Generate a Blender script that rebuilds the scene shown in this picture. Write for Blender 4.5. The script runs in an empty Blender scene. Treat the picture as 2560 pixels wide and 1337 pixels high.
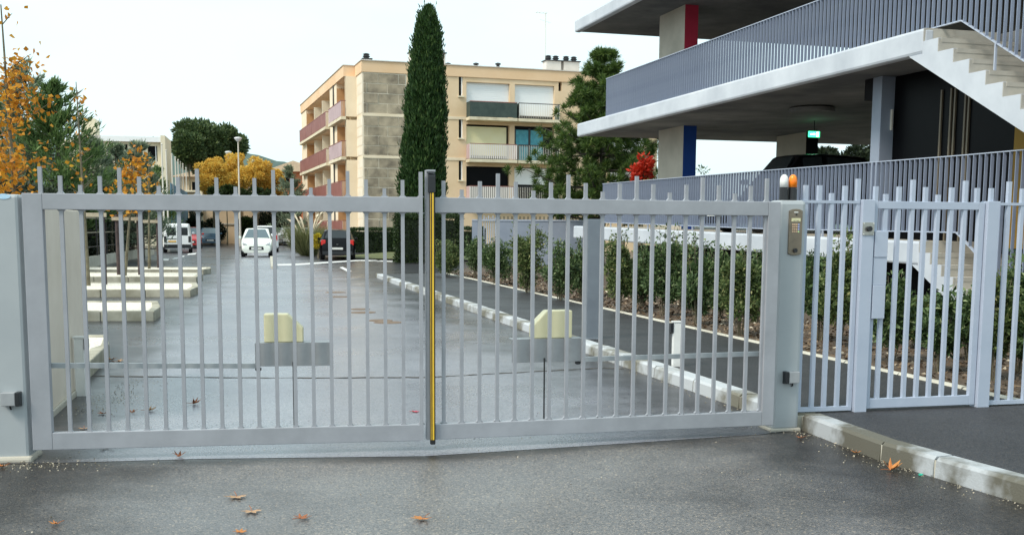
import bpy, bmesh, math, random
import numpy as np
from mathutils import Vector, Matrix
rad = math.radians
scene = bpy.context.scene
COL = scene.collection

# ------------------------------------------------------------------ camera, world, sun, exposure
FPX, PCX, PCY, HORIZON, ROLL, CAMH = 2650., 1280., 870., 569., .006, 1.6
PITCH = math.atan((PCY - HORIZON) / FPX)
FW = Vector((0, math.cos(PITCH), -math.sin(PITCH)))
UP0 = Vector((0, math.sin(PITCH), math.cos(PITCH)))
RT = Vector((1, 0, 0)) * math.cos(ROLL) + UP0 * math.sin(ROLL)
UP = UP0 * math.cos(ROLL) - Vector((1, 0, 0)) * math.sin(ROLL)
CAMP = Vector((0, 0, CAMH))
cam_d = bpy.data.cameras.new('camera'); cam = bpy.data.objects.new('camera', cam_d); COL.objects.link(cam)
m = Matrix.Identity(4)
for i in range(3):
    m[i][0] = RT[i]; m[i][1] = UP[i]; m[i][2] = -FW[i]; m[i][3] = CAMP[i]
cam.matrix_world = m
cam_d.sensor_fit = 'HORIZONTAL'; cam_d.sensor_width = 36; cam_d.lens = FPX / 2560 * 36
cam_d.shift_y = (PCY - 668.5) / 2560; cam_d.clip_start = .05; cam_d.clip_end = 4000
scene.camera = cam

SUN_EL, SUN_AZ = rad(48), rad(-128)      # azimuth from +Y towards +X: behind the camera, to the left
world = bpy.data.worlds.new('World'); scene.world = world; world.use_nodes = True
nt = world.node_tree; nt.nodes.clear()
def N(tree, t, **kw):
    n = tree.nodes.new(t)
    for k, v in kw.items():
        if k in n.inputs: n.inputs[k].default_value = v
        else: setattr(n, k, v)
    return n
sky = N(nt, 'ShaderNodeTexSky', sky_type='NISHITA', sun_disc=False)
sky.sun_elevation = SUN_EL; sky.sun_rotation = SUN_AZ; sky.air_density = 1.2; sky.dust_density = 3.0
bg = N(nt, 'ShaderNodeBackground'); bg.inputs['Strength'].default_value = .11
out = N(nt, 'ShaderNodeOutputWorld')
tc = N(nt, 'ShaderNodeTexCoord')
mp = N(nt, 'ShaderNodeMapping'); mp.inputs['Scale'].default_value = (1, 1, 2.6)
nz = N(nt, 'ShaderNodeTexNoise', Scale=2.3, Detail=7.0, Roughness=.52)
rp = N(nt, 'ShaderNodeValToRGB'); rp.color_ramp.elements[0].position = .33; rp.color_ramp.elements[1].position = .56
rp.color_ramp.elements[0].color = (.72, .72, .72, 1); rp.color_ramp.elements[1].color = (.97, .97, .97, 1)
mx = N(nt, 'ShaderNodeMix', data_type='RGBA')
cl = N(nt, 'ShaderNodeRGB'); cl.outputs[0].default_value = (4.15, 5.2, 5.4, 1)
L = nt.links.new
L(tc.outputs['Generated'], mp.inputs[0]); L(mp.outputs[0], nz.inputs['Vector']); L(nz.outputs[0], rp.inputs[0])
L(rp.outputs[0], mx.inputs[0]); L(sky.outputs[0], mx.inputs[6]); L(cl.outputs[0], mx.inputs[7])
L(mx.outputs[2], bg.inputs[0]); L(bg.outputs[0], out.inputs[0])
sun_d = bpy.data.lights.new('sun', 'SUN'); sun_d.energy = 1.5; sun_d.angle = rad(16); sun_d.color = (1, .93, .82)
sun = bpy.data.objects.new('sun', sun_d); COL.objects.link(sun)
sd = Vector((math.sin(SUN_AZ) * math.cos(SUN_EL), math.cos(SUN_AZ) * math.cos(SUN_EL), math.sin(SUN_EL)))
sun.rotation_euler = sd.to_track_quat('Z', 'Y').to_euler(); sun.location = (-20, -30, 40)
vs = scene.view_settings
vs.view_transform = 'Standard'; vs.look = 'None'; vs.gamma = 1; vs.use_curve_mapping = False; vs.exposure = 1.12
scene.render.engine = 'CYCLES'; scene.cycles.max_bounces = 6

# ------------------------------------------------------------------ measuring from the camera model
def ray(x, y): return FW + RT * ((x - PCX) / FPX) + UP * ((PCY - y) / FPX)
def G(x, y, z=0.):
    d = ray(x, y); return CAMP + d * ((z - CAMH) / d.z)
def D(x, y, Y):
    d = ray(x, y); return CAMP + d * (Y / d.y)
class Fr:
    def __init__(s, o, ang): s.o = Vector(o); s.a = ang; s.c = math.cos(ang); s.s = math.sin(ang)
    def w(s, x, y, z=0.): return Vector((s.o.x + x * s.c - y * s.s, s.o.y + x * s.s + y * s.c, s.o.z + z))
    def l(s, p):
        q = Vector(p) - s.o; return Vector((q.x * s.c + q.y * s.s, -q.x * s.s + q.y * s.c, q.z))
    def _cr(s, px, py):
        o = s.l(CAMP); d = s.l(CAMP + ray(px, py)) - o; return o, d
    def hy(s, px, py, y=0.):            # hit on local plane y=const -> (x, z)
        o, d = s._cr(px, py); p = o + d * ((y - o.y) / d.y); return p.x, p.z
    def hx(s, px, py, x=0.):            # hit on local plane x=const -> (y, z)
        o, d = s._cr(px, py); p = o + d * ((x - o.x) / d.x); return p.y, p.z

# ------------------------------------------------------------------ materials
M = {}
def mat(name, c1, c2=None, scale=4., rough=.6, bump=0., bscale=60., metal=0., spec=.5, rvar=0., pos=False, lo=.35, hi=.65, detail=5.):
    mt = bpy.data.materials.new(name); mt.use_nodes = True; t = mt.node_tree
    b = t.nodes['Principled BSDF']
    b.inputs['Roughness'].default_value = rough; b.inputs['Metallic'].default_value = metal
    b.inputs['Specular IOR Level'].default_value = spec
    b.inputs['Base Color'].default_value = (*c1, 1)
    if c2 or bump or rvar:
        co = N(t, 'ShaderNodeNewGeometry').outputs['Position'] if pos else N(t, 'ShaderNodeTexCoord').outputs['Object']
    if c2:
        n = N(t, 'ShaderNodeTexNoise', Scale=scale, Detail=detail, Roughness=.6); t.links.new(co, n.inputs['Vector'])
        r = N(t, 'ShaderNodeValToRGB'); r.color_ramp.elements[0].position = lo; r.color_ramp.elements[1].position = hi
        r.color_ramp.elements[0].color = (*c1, 1); r.color_ramp.elements[1].color = (*c2, 1)
        t.links.new(n.outputs[0], r.inputs[0]); t.links.new(r.outputs[0], b.inputs['Base Color'])
    if bump:
        n2 = N(t, 'ShaderNodeTexNoise', Scale=bscale, Detail=4.0); t.links.new(co, n2.inputs['Vector'])
        bm_ = N(t, 'ShaderNodeBump', Strength=bump, Distance=.01); t.links.new(n2.outputs[0], bm_.inputs['Height'])
        t.links.new(bm_.outputs[0], b.inputs['Normal'])
    if rvar:
        n3 = N(t, 'ShaderNodeTexNoise', Scale=scale * .7, Detail=4.0); t.links.new(co, n3.inputs['Vector'])
        mr = N(t, 'ShaderNodeMapRange'); mr.inputs['To Min'].default_value = rough - rvar; mr.inputs['To Max'].default_value = rough + rvar
        t.links.new(n3.outputs[0], mr.inputs[0]); t.links.new(mr.outputs[0], b.inputs['Roughness'])
    M[name] = mt; return mt
def asphalt(name, dark, light, rough, patch, speck=.10, specl=.5, rv=.12, bmp=.5, edges=()):
    mt = bpy.data.materials.new(name); mt.use_nodes = True; t = mt.node_tree; b = t.nodes['Principled BSDF']
    k = t.links.new; pos = N(t, 'ShaderNodeNewGeometry').outputs['Position']
    big = N(t, 'ShaderNodeTexNoise', Scale=patch, Detail=6.0, Roughness=.62); k(pos, big.inputs['Vector'])
    r1 = N(t, 'ShaderNodeValToRGB'); r1.color_ramp.elements[0].position = .3; r1.color_ramp.elements[1].position = .7
    r1.color_ramp.elements[0].color = (*dark, 1); r1.color_ramp.elements[1].color = (*light, 1); k(big.outputs[0], r1.inputs[0])
    vo = N(t, 'ShaderNodeTexVoronoi', Scale=120.0); k(pos, vo.inputs['Vector'])
    r2 = N(t, 'ShaderNodeValToRGB'); e = r2.color_ramp.elements
    e[0].position = .0; e[0].color = (.30, .30, .31, 1); e[1].position = .38; e[1].color = (1, 1, 1, 1)
    e1 = e.new(.88); e1.color = (1.18, 1.14, 1.08, 1); e2 = e.new(.97); e2.color = (1.1 + speck * 16, 1.1 + speck * 12, 1.0 + speck * 8, 1)
    sp = N(t, 'ShaderNodeSeparateColor'); k(vo.outputs['Color'], sp.inputs[0]); k(sp.outputs[0], r2.inputs[0])
    mu = N(t, 'ShaderNodeMix', data_type='RGBA', blend_type='MULTIPLY'); mu.inputs[0].default_value = 1
    k(r1.outputs[0], mu.inputs[6]); k(r2.outputs[0], mu.inputs[7]); k(mu.outputs[2], b.inputs['Base Color'])
    colr = mu.outputs[2]; edge_dark = None
    if edges:                                   # darker, less specular margins along kerbs and post; nested lists paint crease shade
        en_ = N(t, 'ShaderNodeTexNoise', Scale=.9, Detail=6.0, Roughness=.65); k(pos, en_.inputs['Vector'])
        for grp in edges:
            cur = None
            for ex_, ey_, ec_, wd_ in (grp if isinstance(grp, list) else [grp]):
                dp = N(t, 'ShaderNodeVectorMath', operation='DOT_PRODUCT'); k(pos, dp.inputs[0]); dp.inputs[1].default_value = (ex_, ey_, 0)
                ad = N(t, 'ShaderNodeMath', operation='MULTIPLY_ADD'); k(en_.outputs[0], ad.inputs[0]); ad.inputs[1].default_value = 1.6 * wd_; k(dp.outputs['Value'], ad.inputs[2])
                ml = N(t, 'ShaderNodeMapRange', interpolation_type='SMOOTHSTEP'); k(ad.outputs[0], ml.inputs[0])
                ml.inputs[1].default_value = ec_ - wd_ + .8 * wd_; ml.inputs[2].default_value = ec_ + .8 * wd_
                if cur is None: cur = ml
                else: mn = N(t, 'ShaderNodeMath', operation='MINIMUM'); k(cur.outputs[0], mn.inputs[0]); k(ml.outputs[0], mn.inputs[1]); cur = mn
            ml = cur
            if edge_dark is None: edge_dark = ml.outputs[0]
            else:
                mxm = N(t, 'ShaderNodeMath', operation='MAXIMUM'); k(edge_dark, mxm.inputs[0]); k(ml.outputs[0], mxm.inputs[1]); edge_dark = mxm.outputs[0]
        dk = N(t, 'ShaderNodeMix', data_type='RGBA', blend_type='MULTIPLY'); k(edge_dark, dk.inputs[0]); k(colr, dk.inputs[6]); dk.inputs[7].default_value = (.2, .195, .19, 1); k(dk.outputs[2], b.inputs['Base Color'])
        ws = N(t, 'ShaderNodeMapRange'); k(edge_dark, ws.inputs[0]); ws.inputs['To Min'].default_value = specl; ws.inputs['To Max'].default_value = specl * .35; k(ws.outputs[0], b.inputs['Specular IOR Level'])
    n3 = N(t, 'ShaderNodeTexNoise', Scale=.55, Detail=5.0, Roughness=.6); k(pos, n3.inputs['Vector'])
    mr = N(t, 'ShaderNodeMapRange'); mr.inputs[1].default_value = .3; mr.inputs[2].default_value = .7
    mr.inputs['To Min'].default_value = rough - rv; mr.inputs['To Max'].default_value = rough + rv
    k(n3.outputs[0], mr.inputs[0]); k(mr.outputs[0], b.inputs['Roughness'])
    bn = N(t, 'ShaderNodeBump', Strength=bmp, Distance=.005)
    k(vo.outputs['Distance'], bn.inputs['Height']); k(bn.outputs[0], b.inputs['Normal'])
    if not edges: b.inputs['Specular IOR Level'].default_value = specl
    M[name] = mt
def foliage(name, dark, light, tip=None, rough=.55, trans=.25):
    mt = bpy.data.materials.new(name); mt.use_nodes = True; t = mt.node_tree; b = t.nodes['Principled BSDF']; k = t.links.new
    g = N(t, 'ShaderNodeNewGeometry')
    r = N(t, 'ShaderNodeValToRGB'); r.color_ramp.elements[0].color = (*dark, 1); r.color_ramp.elements[1].color = (*light, 1)
    if tip: e = r.color_ramp.elements.new(.9); e.color = (*light, 1); r.color_ramp.elements[2].color = (*tip, 1)
    k(g.outputs['Random Per Island'], r.inputs[0]); k(r.outputs[0], b.inputs['Base Color'])
    b.inputs['Roughness'].default_value = rough; b.inputs['Specular IOR Level'].default_value = .35
    tr = N(t, 'ShaderNodeBsdfTranslucent'); k(r.outputs[0], tr.inputs[0])
    ms = N(t, 'ShaderNodeMixShader'); ms.inputs[0].default_value = trans
    o = [n for n in t.nodes if n.type == 'OUTPUT_MATERIAL'][0]
    k(b.outputs[0], ms.inputs[1]); k(tr.outputs[0], ms.inputs[2]); k(ms.outputs[0], o.inputs[0])
    M[name] = mt
def emit(name, c, s):
    mt = mat(name, c); b = mt.node_tree.nodes['Principled BSDF']
    b.inputs['Emission Color'].default_value = (*c, 1); b.inputs['Emission Strength'].default_value = s

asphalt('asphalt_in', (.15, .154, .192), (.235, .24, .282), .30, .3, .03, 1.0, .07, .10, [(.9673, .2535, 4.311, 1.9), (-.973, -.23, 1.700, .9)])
asphalt('asphalt_front', (.088, .083, .086), (.19, .182, .18), .33, .38, .09, 1.0, .09, .2, [(0.9493, 0.3142, 4.758, 2.3), (-1.0, 0, 3.2, 2.0), [(-.117, .993, 7.35, .28), (-.322, .947, 7.138, .28)]])  # bracketed pair paints the shade of the crease as a soft dark band
asphalt('asphalt_walk', (.026, .026, .029), (.045, .045, .05), .5, .6, .07, .4)
mat('soil', (.10, .075, .05), (.17, .13, .085), 1.2, .9, .5, 40, pos=True)
mat('grass', (.07, .09, .025), (.13, .13, .05), 3, .9, .5, 60, pos=True)
mat('gate_paint', (.275, .285, .312), (.335, .345, .378), 3.0, .36, .05, 200, rvar=.09)
mat('post_paint', (.345, .37, .39), (.39, .415, .43), 1.6, .42, .05, 220, rvar=.06)
mat('fence_paint', (.38, .43, .53), (.43, .475, .575), 2.5, .38, rvar=.05)
mat('rail_paint', (.24, .285, .39), (.29, .335, .44), 3, .4)
mat('pillar_paint', (.13, .15, .18), (.16, .185, .215), 3, .4)
mat('panel_paint', (.25, .29, .37), (.30, .34, .42), 1.2, .5)
mat('plate_steel', (.30, .31, .325), (.35, .36, .375), 8, .4, metal=.1)
mat('cream_plastic', (.73, .67, .42), (.78, .72, .48), 3, .4)
mat('black_rubber', (.012, .012, .014), rough=.5)
mat('yellow_rubber', (.80, .52, .035), (.70, .42, .03), 9, .45)
mat('black_plastic', (.016, .017, .02), rough=.35)
mat('white_plastic', (.78, .78, .76), (.72, .72, .70), 6, .35)
mat('bronze_plate', (.20, .165, .125), (.25, .205, .155), 12, .38, metal=.6)
mat('steel_plate', (.40, .39, .36), (.46, .45, .42), 14, .3, metal=.8)
mat('button', (.62, .42, .28), rough=.4); mat('button_blue', (.35, .42, .75), rough=.4); mat('button_green', (.55, .75, .35), rough=.4)
mat('display', (.62, .58, .34), (.70, .66, .42), 30, .3)
mat('orange_lens', (.88, .20, .01), (.95, .30, .02), 10, .18)
mat('clear_lens', (.80, .80, .78), (.70, .70, .68), 12, .15)
mat('sticker_blue', (.33, .56, .78), (.55, .72, .85), 30, .4)
mat('cream_render', (.66, .57, .47), (.75, .66, .56), 1.3, .85, .15, 120)
mat('kerb', (.17, .16, .125), (.47, .49, .51), 1.4, .75, .3, 90, pos=True, lo=.42, hi=.56)
mat('kerb_dark', (.115, .108, .085), (.40, .42, .44), 1.15, .75, .3, 90, pos=True, lo=.50, hi=.60)
mat('kerb_old', (.26, .24, .18), (.46, .43, .35), 2.3, .85, .4, 70, pos=True)
mat('edging', (.42, .395, .33), (.53, .505, .43), 2, .85, .2, 90, pos=True)
mat('pale_gravel', (.50, .45, .36), (.86, .82, .74), 26, .9, .8, 90, pos=True, detail=3)
mat('mulch', (.055, .038, .028), (.13, .095, .065), 18, .95, .9, 60, pos=True)
mat('concrete_white', (.44, .475, .53), (.60, .635, .69), .9, .7, .06, 70, lo=.3, hi=.7)
mat('concrete_raw', (.40, .37, .31), (.52, .48, .41), .9, .8, .1, 60)
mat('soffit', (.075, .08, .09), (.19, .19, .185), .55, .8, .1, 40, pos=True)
mat('riser', (.42, .40, .355), (.50, .475, .425), 3, .8, .1, 60)
mat('paint_red', (.52, .02, .06), (.45, .015, .05), 2, .5)
mat('paint_blue', (.012, .06, .30), (.015, .075, .36), 2, .5)
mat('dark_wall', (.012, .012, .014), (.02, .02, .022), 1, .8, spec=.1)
mat('dark_glass', (.003, .003, .004), rough=.35, spec=.08)
mat('mullion', (.16, .13, .09), rough=.5)
mat('ochre', (.26, .15, .02), rough=.8)
mat('apt_wall', (.70, .51, .32), (.78, .59, .40), .5, .9, .1, 30)
mat('apt_side', (.76, .63, .46), (.84, .72, .55), .5, .9, .1, 30)
mat('apt_fascia', (.74, .50, .30), (.80, .57, .37), .35, .85)
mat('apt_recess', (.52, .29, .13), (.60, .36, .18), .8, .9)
mat('apt_partition', (.74, .68, .52), (.80, .74, .60), .8, .9)
mat('stone_clad', (.17, .14, .105), (.52, .43, .31), 1.3, .9, .5, 14, pos=True, lo=.3, hi=.72)
mat('mortar', (.72, .63, .50), (.80, .72, .60), 1, .9)
mat('shutter_white', (.84, .85, .86), (.88, .88, .88), 1, .5)
mat('shutter_cream', (.76, .70, .42), (.80, .75, .50), 1, .5)
mat('screen_green', (.03, .05, .045), (.05, .075, .065), 2, .7)
mat('screen_red', (.22, .075, .06), (.29, .11, .09), 1.2, .55)
mat('screen_pink', (.42, .30, .31), (.50, .37, .38), 1.2, .6)
mat('slat_white', (.72, .66, .62), rough=.6)
mat('slab_edge', (.70, .62, .46), (.40, .33, .22), 1.1, .9, lo=.5, hi=.8)
mat('teal_curtain', (.05, .25, .33), (.09, .36, .44), 4, .6)
mat('chimney', (.58, .53, .48), (.66, .61, .56), 1, .9)
mat('dark_metal', (.03, .03, .032), rough=.5)
mat('far_wall', (.52, .39, .25), (.66, .52, .36), .25, .95, pos=True)
mat('house_cream', (.70, .62, .44), (.78, .70, .54), .3, .9)
mat('roof_tile', (.50, .38, .27), (.62, .48, .34), 3, .9, .5, 8)
mat('terracotta', (.55, .19, .09), rough=.9)
mat('bark', (.10, .085, .055), (.19, .17, .11), 7, .9, .6, 30)
mat('bark_dark', (.05, .042, .035), (.09, .075, .06), 7, .9, .6, 30)
mat('stake', (.045, .03, .03), (.085, .06, .055), 9, .8)
mat('timber', (.36, .30, .22), (.46, .40, .30), 8, .8)
mat('lamp_metal', (.66, .62, .55), rough=.5)
mat('hill', (.055, .095, .085), (.085, .125, .10), .02, 1, pos=True)
mat('white_line', (.70, .70, .68), (.58, .58, .57), 6, .7, pos=True)
mat('joint_fill', (.03, .026, .023), (.09, .075, .06), 9, .8, pos=True)
mat('rust_cover', (.12, .07, .04), (.20, .13, .08), 14, .6)
mat('car_white', (.80, .84, .78), rough=.22, spec=.6); mat('car_white2', (.82, .82, .82), rough=.25)
mat('car_silver', (.66, .68, .72), rough=.25, metal=.3)
mat('car_black', (.003, .003, .004), rough=.22, spec=.2); mat('car_red', (.40, .02, .02), rough=.2)
mat('car_blue', (.04, .09, .14), rough=.25); mat('car_glass', (.10, .14, .16), rough=.05, spec=.8)
mat('car_glass_dark', (.02, .025, .028), rough=.05)
mat('tyre', (.012, .012, .012), rough=.8); mat('rim', (.42, .42, .43), rough=.3, metal=.7)
mat('tail_red', (.60, .02, .015), rough=.2); mat('headlight', (.75, .78, .8), rough=.1); mat('plate_white', (.75, .75, .72), rough=.5)
mat('plate_yellow', (.75, .45, .12), rough=.5)
mat('fallen_leaf', (.40, .13, .03), (.55, .24, .06), 20, .7); mat('fallen_leaf_dry', (.34, .19, .10), (.50, .33, .2), 20, .75)
mat('fallen_leaf_brown', (.22, .07, .025), (.36, .13, .05), 20, .7)
mat('green_lid', (.03, .38, .27), rough=.4)
mat('court_blue', (.10, .24, .36), rough=.6)
mat('plume', (.66, .54, .38), (.76, .66, .5), 5, .9)
emit('exit_green', (.05, .85, .30), 1.6); emit('exit_white', (.85, 1, .9), 2.2)
foliage('fol_conifer', (.055, .11, .035), (.17, .26, .085), (.27, .36, .13))
foliage('fol_grey', (.13, .18, .12), (.30, .36, .24), (.42, .44, .28))
foliage('fol_cypress', (.012, .040, .010), (.05, .105, .025), (.11, .16, .045), trans=.15)
foliage('fol_pine', (.03, .07, .018), (.11, .175, .035), (.20, .27, .06))
foliage('fol_umbrella', (.035, .065, .025), (.10, .145, .05), (.17, .21, .07))
foliage('fol_orange', (.46, .17, .015), (.70, .34, .03), (.78, .48, .06), trans=.35)
foliage('fol_gold', (.62, .38, .06), (.85, .60, .13), (.74, .66, .18), trans=.3)
foliage('fol_shrub', (.03, .065, .025), (.14, .21, .08), (.40, .46, .24))
foliage('fol_shrub_b', (.05, .09, .03), (.18, .23, .08), (.38, .36, .16))
foliage('fol_hedge', (.012, .028, .008), (.036, .065, .016), (.07, .11, .025), trans=.15)
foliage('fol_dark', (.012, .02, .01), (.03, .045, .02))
foliage('fol_red', (.48, .02, .012), (.66, .06, .02)); foliage('fol_yellow', (.45, .36, .02), (.66, .54, .05))
foliage('fol_pampas', (.12, .14, .05), (.30, .30, .14)); foliage('fol_grass', (.07, .10, .02), (.16, .18, .06))
foliage('litter', (.07, .045, .03), (.22, .155, .10), (.72, .64, .50), trans=0)
foliage('chips', (.20, .17, .12), (.55, .48, .37), trans=0); foliage('twig', (.10, .075, .045), (.2, .16, .1), trans=0)

# ------------------------------------------------------------------ builders
class MB:
    def __init__(s): s.v = []; s.f = []
    def add(s, vs, fs):
        o = len(s.v); s.v += [tuple(p) for p in vs]; s.f += [tuple(i + o for i in f) for f in fs]; return s
    def box(s, x0, x1, y0, y1, z0, z1):
        return s.add([(x, y, z) for z in (z0, z1) for y in (y0, y1) for x in (x0, x1)],
                     [(0, 2, 3, 1), (4, 5, 7, 6), (0, 1, 5, 4), (2, 6, 7, 3), (0, 4, 6, 2), (1, 3, 7, 5)])
    def prism(s, pts, ax, a, b):
        mk = {'x': lambda p, t: (t, p[0], p[1]), 'y': lambda p, t: (p[0], t, p[1]), 'z': lambda p, t: (p[0], p[1], t)}[ax]
        n = len(pts)
        return s.add([mk(p, a) for p in pts] + [mk(p, b) for p in pts],
                     [tuple(range(n)), tuple(range(2 * n - 1, n - 1, -1))] + [(i, (i + 1) % n, n + (i + 1) % n, n + i) for i in range(n)])
    def tube(s, pts, r, n=6):
        pts = [Vector(p) for p in pts]; rs = r if isinstance(r, (list, tuple)) else [r] * len(pts); V = []; F = []
        for i, p in enumerate(pts):
            d = (pts[min(i + 1, len(pts) - 1)] - pts[max(i - 1, 0)]).normalized()
            a = d.cross(Vector((0, 0, 1))) if abs(d.z) < .9 else d.cross(Vector((1, 0, 0)))
            a.normalize(); b = d.cross(a)
            V += [p + (a * math.cos(2 * math.pi * j / n) + b * math.sin(2 * math.pi * j / n)) * rs[i] for j in range(n)]
        for i in range(len(pts) - 1):
            F += [(i * n + j, i * n + (j + 1) % n, (i + 1) * n + (j + 1) % n, (i + 1) * n + j) for j in range(n)]
        F += [tuple(range(n)), tuple(range((len(pts) - 1) * n, len(pts) * n))]
        return s.add(V, F)
    def bar(s, p, q, w, h):       # rectangular bar from p to q, w horizontal, h vertical
        p, q = Vector(p), Vector(q); d = (q - p).normalized(); a = d.cross(Vector((0, 0, 1)))
        a = a.normalized() if a.length > 1e-4 else Vector((1, 0, 0)); b = a.cross(d).normalized()
        V = [e + a * (w / 2 * i) + b * (h / 2 * j) for e in (p, q) for i, j in ((-1, -1), (1, -1), (1, 1), (-1, 1))]
        return s.add(V, [(0, 1, 2, 3), (7, 6, 5, 4)] + [(i, (i + 1) % 4, 4 + (i + 1) % 4, 4 + i) for i in range(4)])
    def lathe(s, prof, c=(0, 0, 0), n=16):
        V = []; F = []
        for r, z in prof: V += [(c[0] + r * math.cos(2 * math.pi * j / n), c[1] + r * math.sin(2 * math.pi * j / n), c[2] + z) for j in range(n)]
        for i in range(len(prof) - 1): F += [(i * n + j, i * n + (j + 1) % n, (i + 1) * n + (j + 1) % n, (i + 1) * n + j) for j in range(n)]
        F += [tuple(range(n)), tuple(range((len(prof) - 1) * n, len(prof) * n))]
        return s.add(V, F)
    def quad(s, *p): return s.add(p, [tuple(range(len(p)))])
    def mesh(s, name, mt, smooth=False):
        me = bpy.data.meshes.new(name); me.from_pydata(s.v, [], s.f)
        b = bmesh.new(); b.from_mesh(me); bmesh.ops.recalc_face_normals(b, faces=b.faces); b.to_mesh(me); b.free()
        if smooth: me.polygons.foreach_set('use_smooth', [True] * len(me.polygons))
        me.materials.append(M[mt]); return me
    def build(s, name, mt, parent=None, loc=(0, 0, 0), bevel=0, smooth=False, rz=0.):
        return put(name, s.mesh(name, mt, smooth), parent, loc, bevel, rz)
def put(name, me, parent=None, loc=(0, 0, 0), bevel=0, rz=0.):
    o = bpy.data.objects.new(name, me); COL.objects.link(o); o.location = loc; o.rotation_euler[2] = rz
    if parent: o.parent = parent
    if bevel:
        b = o.modifiers.new('bevel', 'BEVEL'); b.width = bevel; b.segments = 2; b.limit_method = 'ANGLE'
    return o
def tag(o, label=None, cat=None, group=None, kind=None):
    for k_, v_ in (('label', label), ('category', cat), ('group', group), ('kind', kind)):
        if v_: o[k_] = v_
    return o
def thing(name, label, cat, loc=(0, 0, 0), rz=0., group=None):
    o = bpy.data.objects.new(name, None); COL.objects.link(o); o.location = loc; o.rotation_euler[2] = rz
    o.empty_display_size = .2
    return tag(o, label, cat, group)
def frthing(name, label, cat, fr, group=None): return thing(name, label, cat, fr.o, fr.a, group)
def struct(o): o['kind'] = 'structure'; return o
def fastmesh(name, V, nper, mt):
    V = np.asarray(V, dtype=np.float32).reshape(-1, 3); n = len(V) // nper
    me = bpy.data.meshes.new(name); me.vertices.add(len(V)); me.vertices.foreach_set('co', V.ravel())
    me.loops.add(len(V)); me.loops.foreach_set('vertex_index', np.arange(len(V), dtype=np.int32))
    me.polygons.add(n); me.polygons.foreach_set('loop_start', np.arange(0, len(V), nper, dtype=np.int32))
    me.polygons.foreach_set('loop_total', np.full(n, nper, dtype=np.int32)); me.update(calc_edges=True)
    me.materials.append(M[mt]); return me
def unit(a): return a / np.maximum(np.linalg.norm(a, axis=1, keepdims=True), 1e-6)
def leaves(C, Dr, ln, wd, rng):       # diamond leaves, base at C along Dr
    n = len(C); Dr = unit(Dr); ln = ln * rng.uniform(.65, 1.35, (n, 1)); wd = wd * rng.uniform(.7, 1.3, (n, 1))
    s = unit(np.cross(Dr, rng.normal(size=(n, 3)))); k_ = np.cross(Dr, s) * ln * .12
    return np.stack([C, C + Dr * ln * .45 + s * wd * .5 + k_, C + Dr * ln, C + Dr * ln * .45 - s * wd * .5 + k_], 1).reshape(-1, 3)
def needles(C, Dr, ln, wd, rng):      # thin triangles
    n = len(C); Dr = unit(Dr); ln = ln * rng.uniform(.7, 1.3, (n, 1)); s = unit(np.cross(Dr, rng.normal(size=(n, 3)))) * wd * .5
    return np.stack([C - s, C + s, C + Dr * ln], 1).reshape(-1, 3)
def clumps(cs, rs, per, rng, up=.4, squash=.8, shell=.45):
    cs = np.asarray(cs, float); rs = np.asarray(rs, float); idx = np.repeat(np.arange(len(cs)), per)
    d = unit(rng.normal(size=(len(idx), 3))); q = rng.uniform(shell, 1, (len(idx), 1)) ** .6
    P = cs[idx] + d * q * rs[idx, None] * np.array([1, 1, squash]); Dr = d + np.array([0, 0, up]) + rng.normal(size=d.shape) * .5
    return P, Dr
def foltree(name, label, cat, base, group=None): return thing(name, label, cat, base, 0, group)

# ------------------------------------------------------------------ setting: ground, road, walk, beds
def sheet(name, pts, z, mt):
    return struct(MB().quad(*[(p[0], p[1], z) for p in pts]).build(name, mt))
sheet('ground', [(-1500, -200), (1500, -200), (1500, 2500), (-1500, 2500)], -.05, 'soil')
KB0, KDIR = Vector((2.11, 9.15)), Vector((-.2535, .9673))       # kerb face line beside the road
ED0 = Vector((3.21, 13.75))                                     # edging line of the walk, same direction
def kp(t): return KB0 + KDIR * t
def ep(t): return ED0 + KDIR * t
CRE = [(-6, 6.85), (-3.24, 7.02), (-2.16, 7.2), (-.61, 7.33), (.8, 7.8), (1.95, 8.2), (2.36, 8.42)]
sheet('road', CRE + [(2.11, 9.15), tuple(kp(25.8)), (4, 46), (6, 62), (-6, 92), (-40, 100), (-40, 60), (-26, 40), (-10, 9), (-6, 9)], 0, 'asphalt_in')
FK = [(2.33, 8.42), (2.40, 8.1), (2.575, 7.29), (2.76, 6.8), (2.975, 6.24), (3.28, 5.55), (3.75, 4.75), (4.4, 3.9), (5.2, 3.2)]
fr_sheet = MB(); NX = 14                                        # apron in front, falling a little towards the camera
pts_f = [(-9, 6.3)] + CRE[:-1] + FK[:1] + FK
outer = pts_f + [(8, -3), (-9, -3)]
fr_sheet.quad(*[(p[0], p[1], -.002 if i < len(CRE) + 1 else -.004) for i, p in enumerate(outer)])
struct(fr_sheet.build('driveway', 'asphalt_front'))
walk = [tuple(KB0 + Vector((.2, -.05))), tuple(kp(25.2) + Vector((.2, 0))), tuple(ep(21.8)), tuple(ep(-14)), (9, 1), (5.3, 3.2)] + \
       [(p[0] + .14, p[1] + .03) for p in FK[::-1]]
sheet('walkway', walk, .118, 'asphalt_walk')
bed = [tuple(ep(22.3) + Vector((.1, 0))), tuple(ep(-14) + Vector((.1, 0))), (14, 4), (16, 30), (6, 50), (0, 50)]
sheet('planting_bed', bed, .10, 'mulch')
sheet('lawn', [(-9.5, 53), (-3, 50.5), (3, 50), (5, 66), (-7, 70)], .06, 'grass')
sheet('verge', [(-40, 25), (-17, 43), (-26, 78), (-60, 90)], .02, 'soil')

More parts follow.
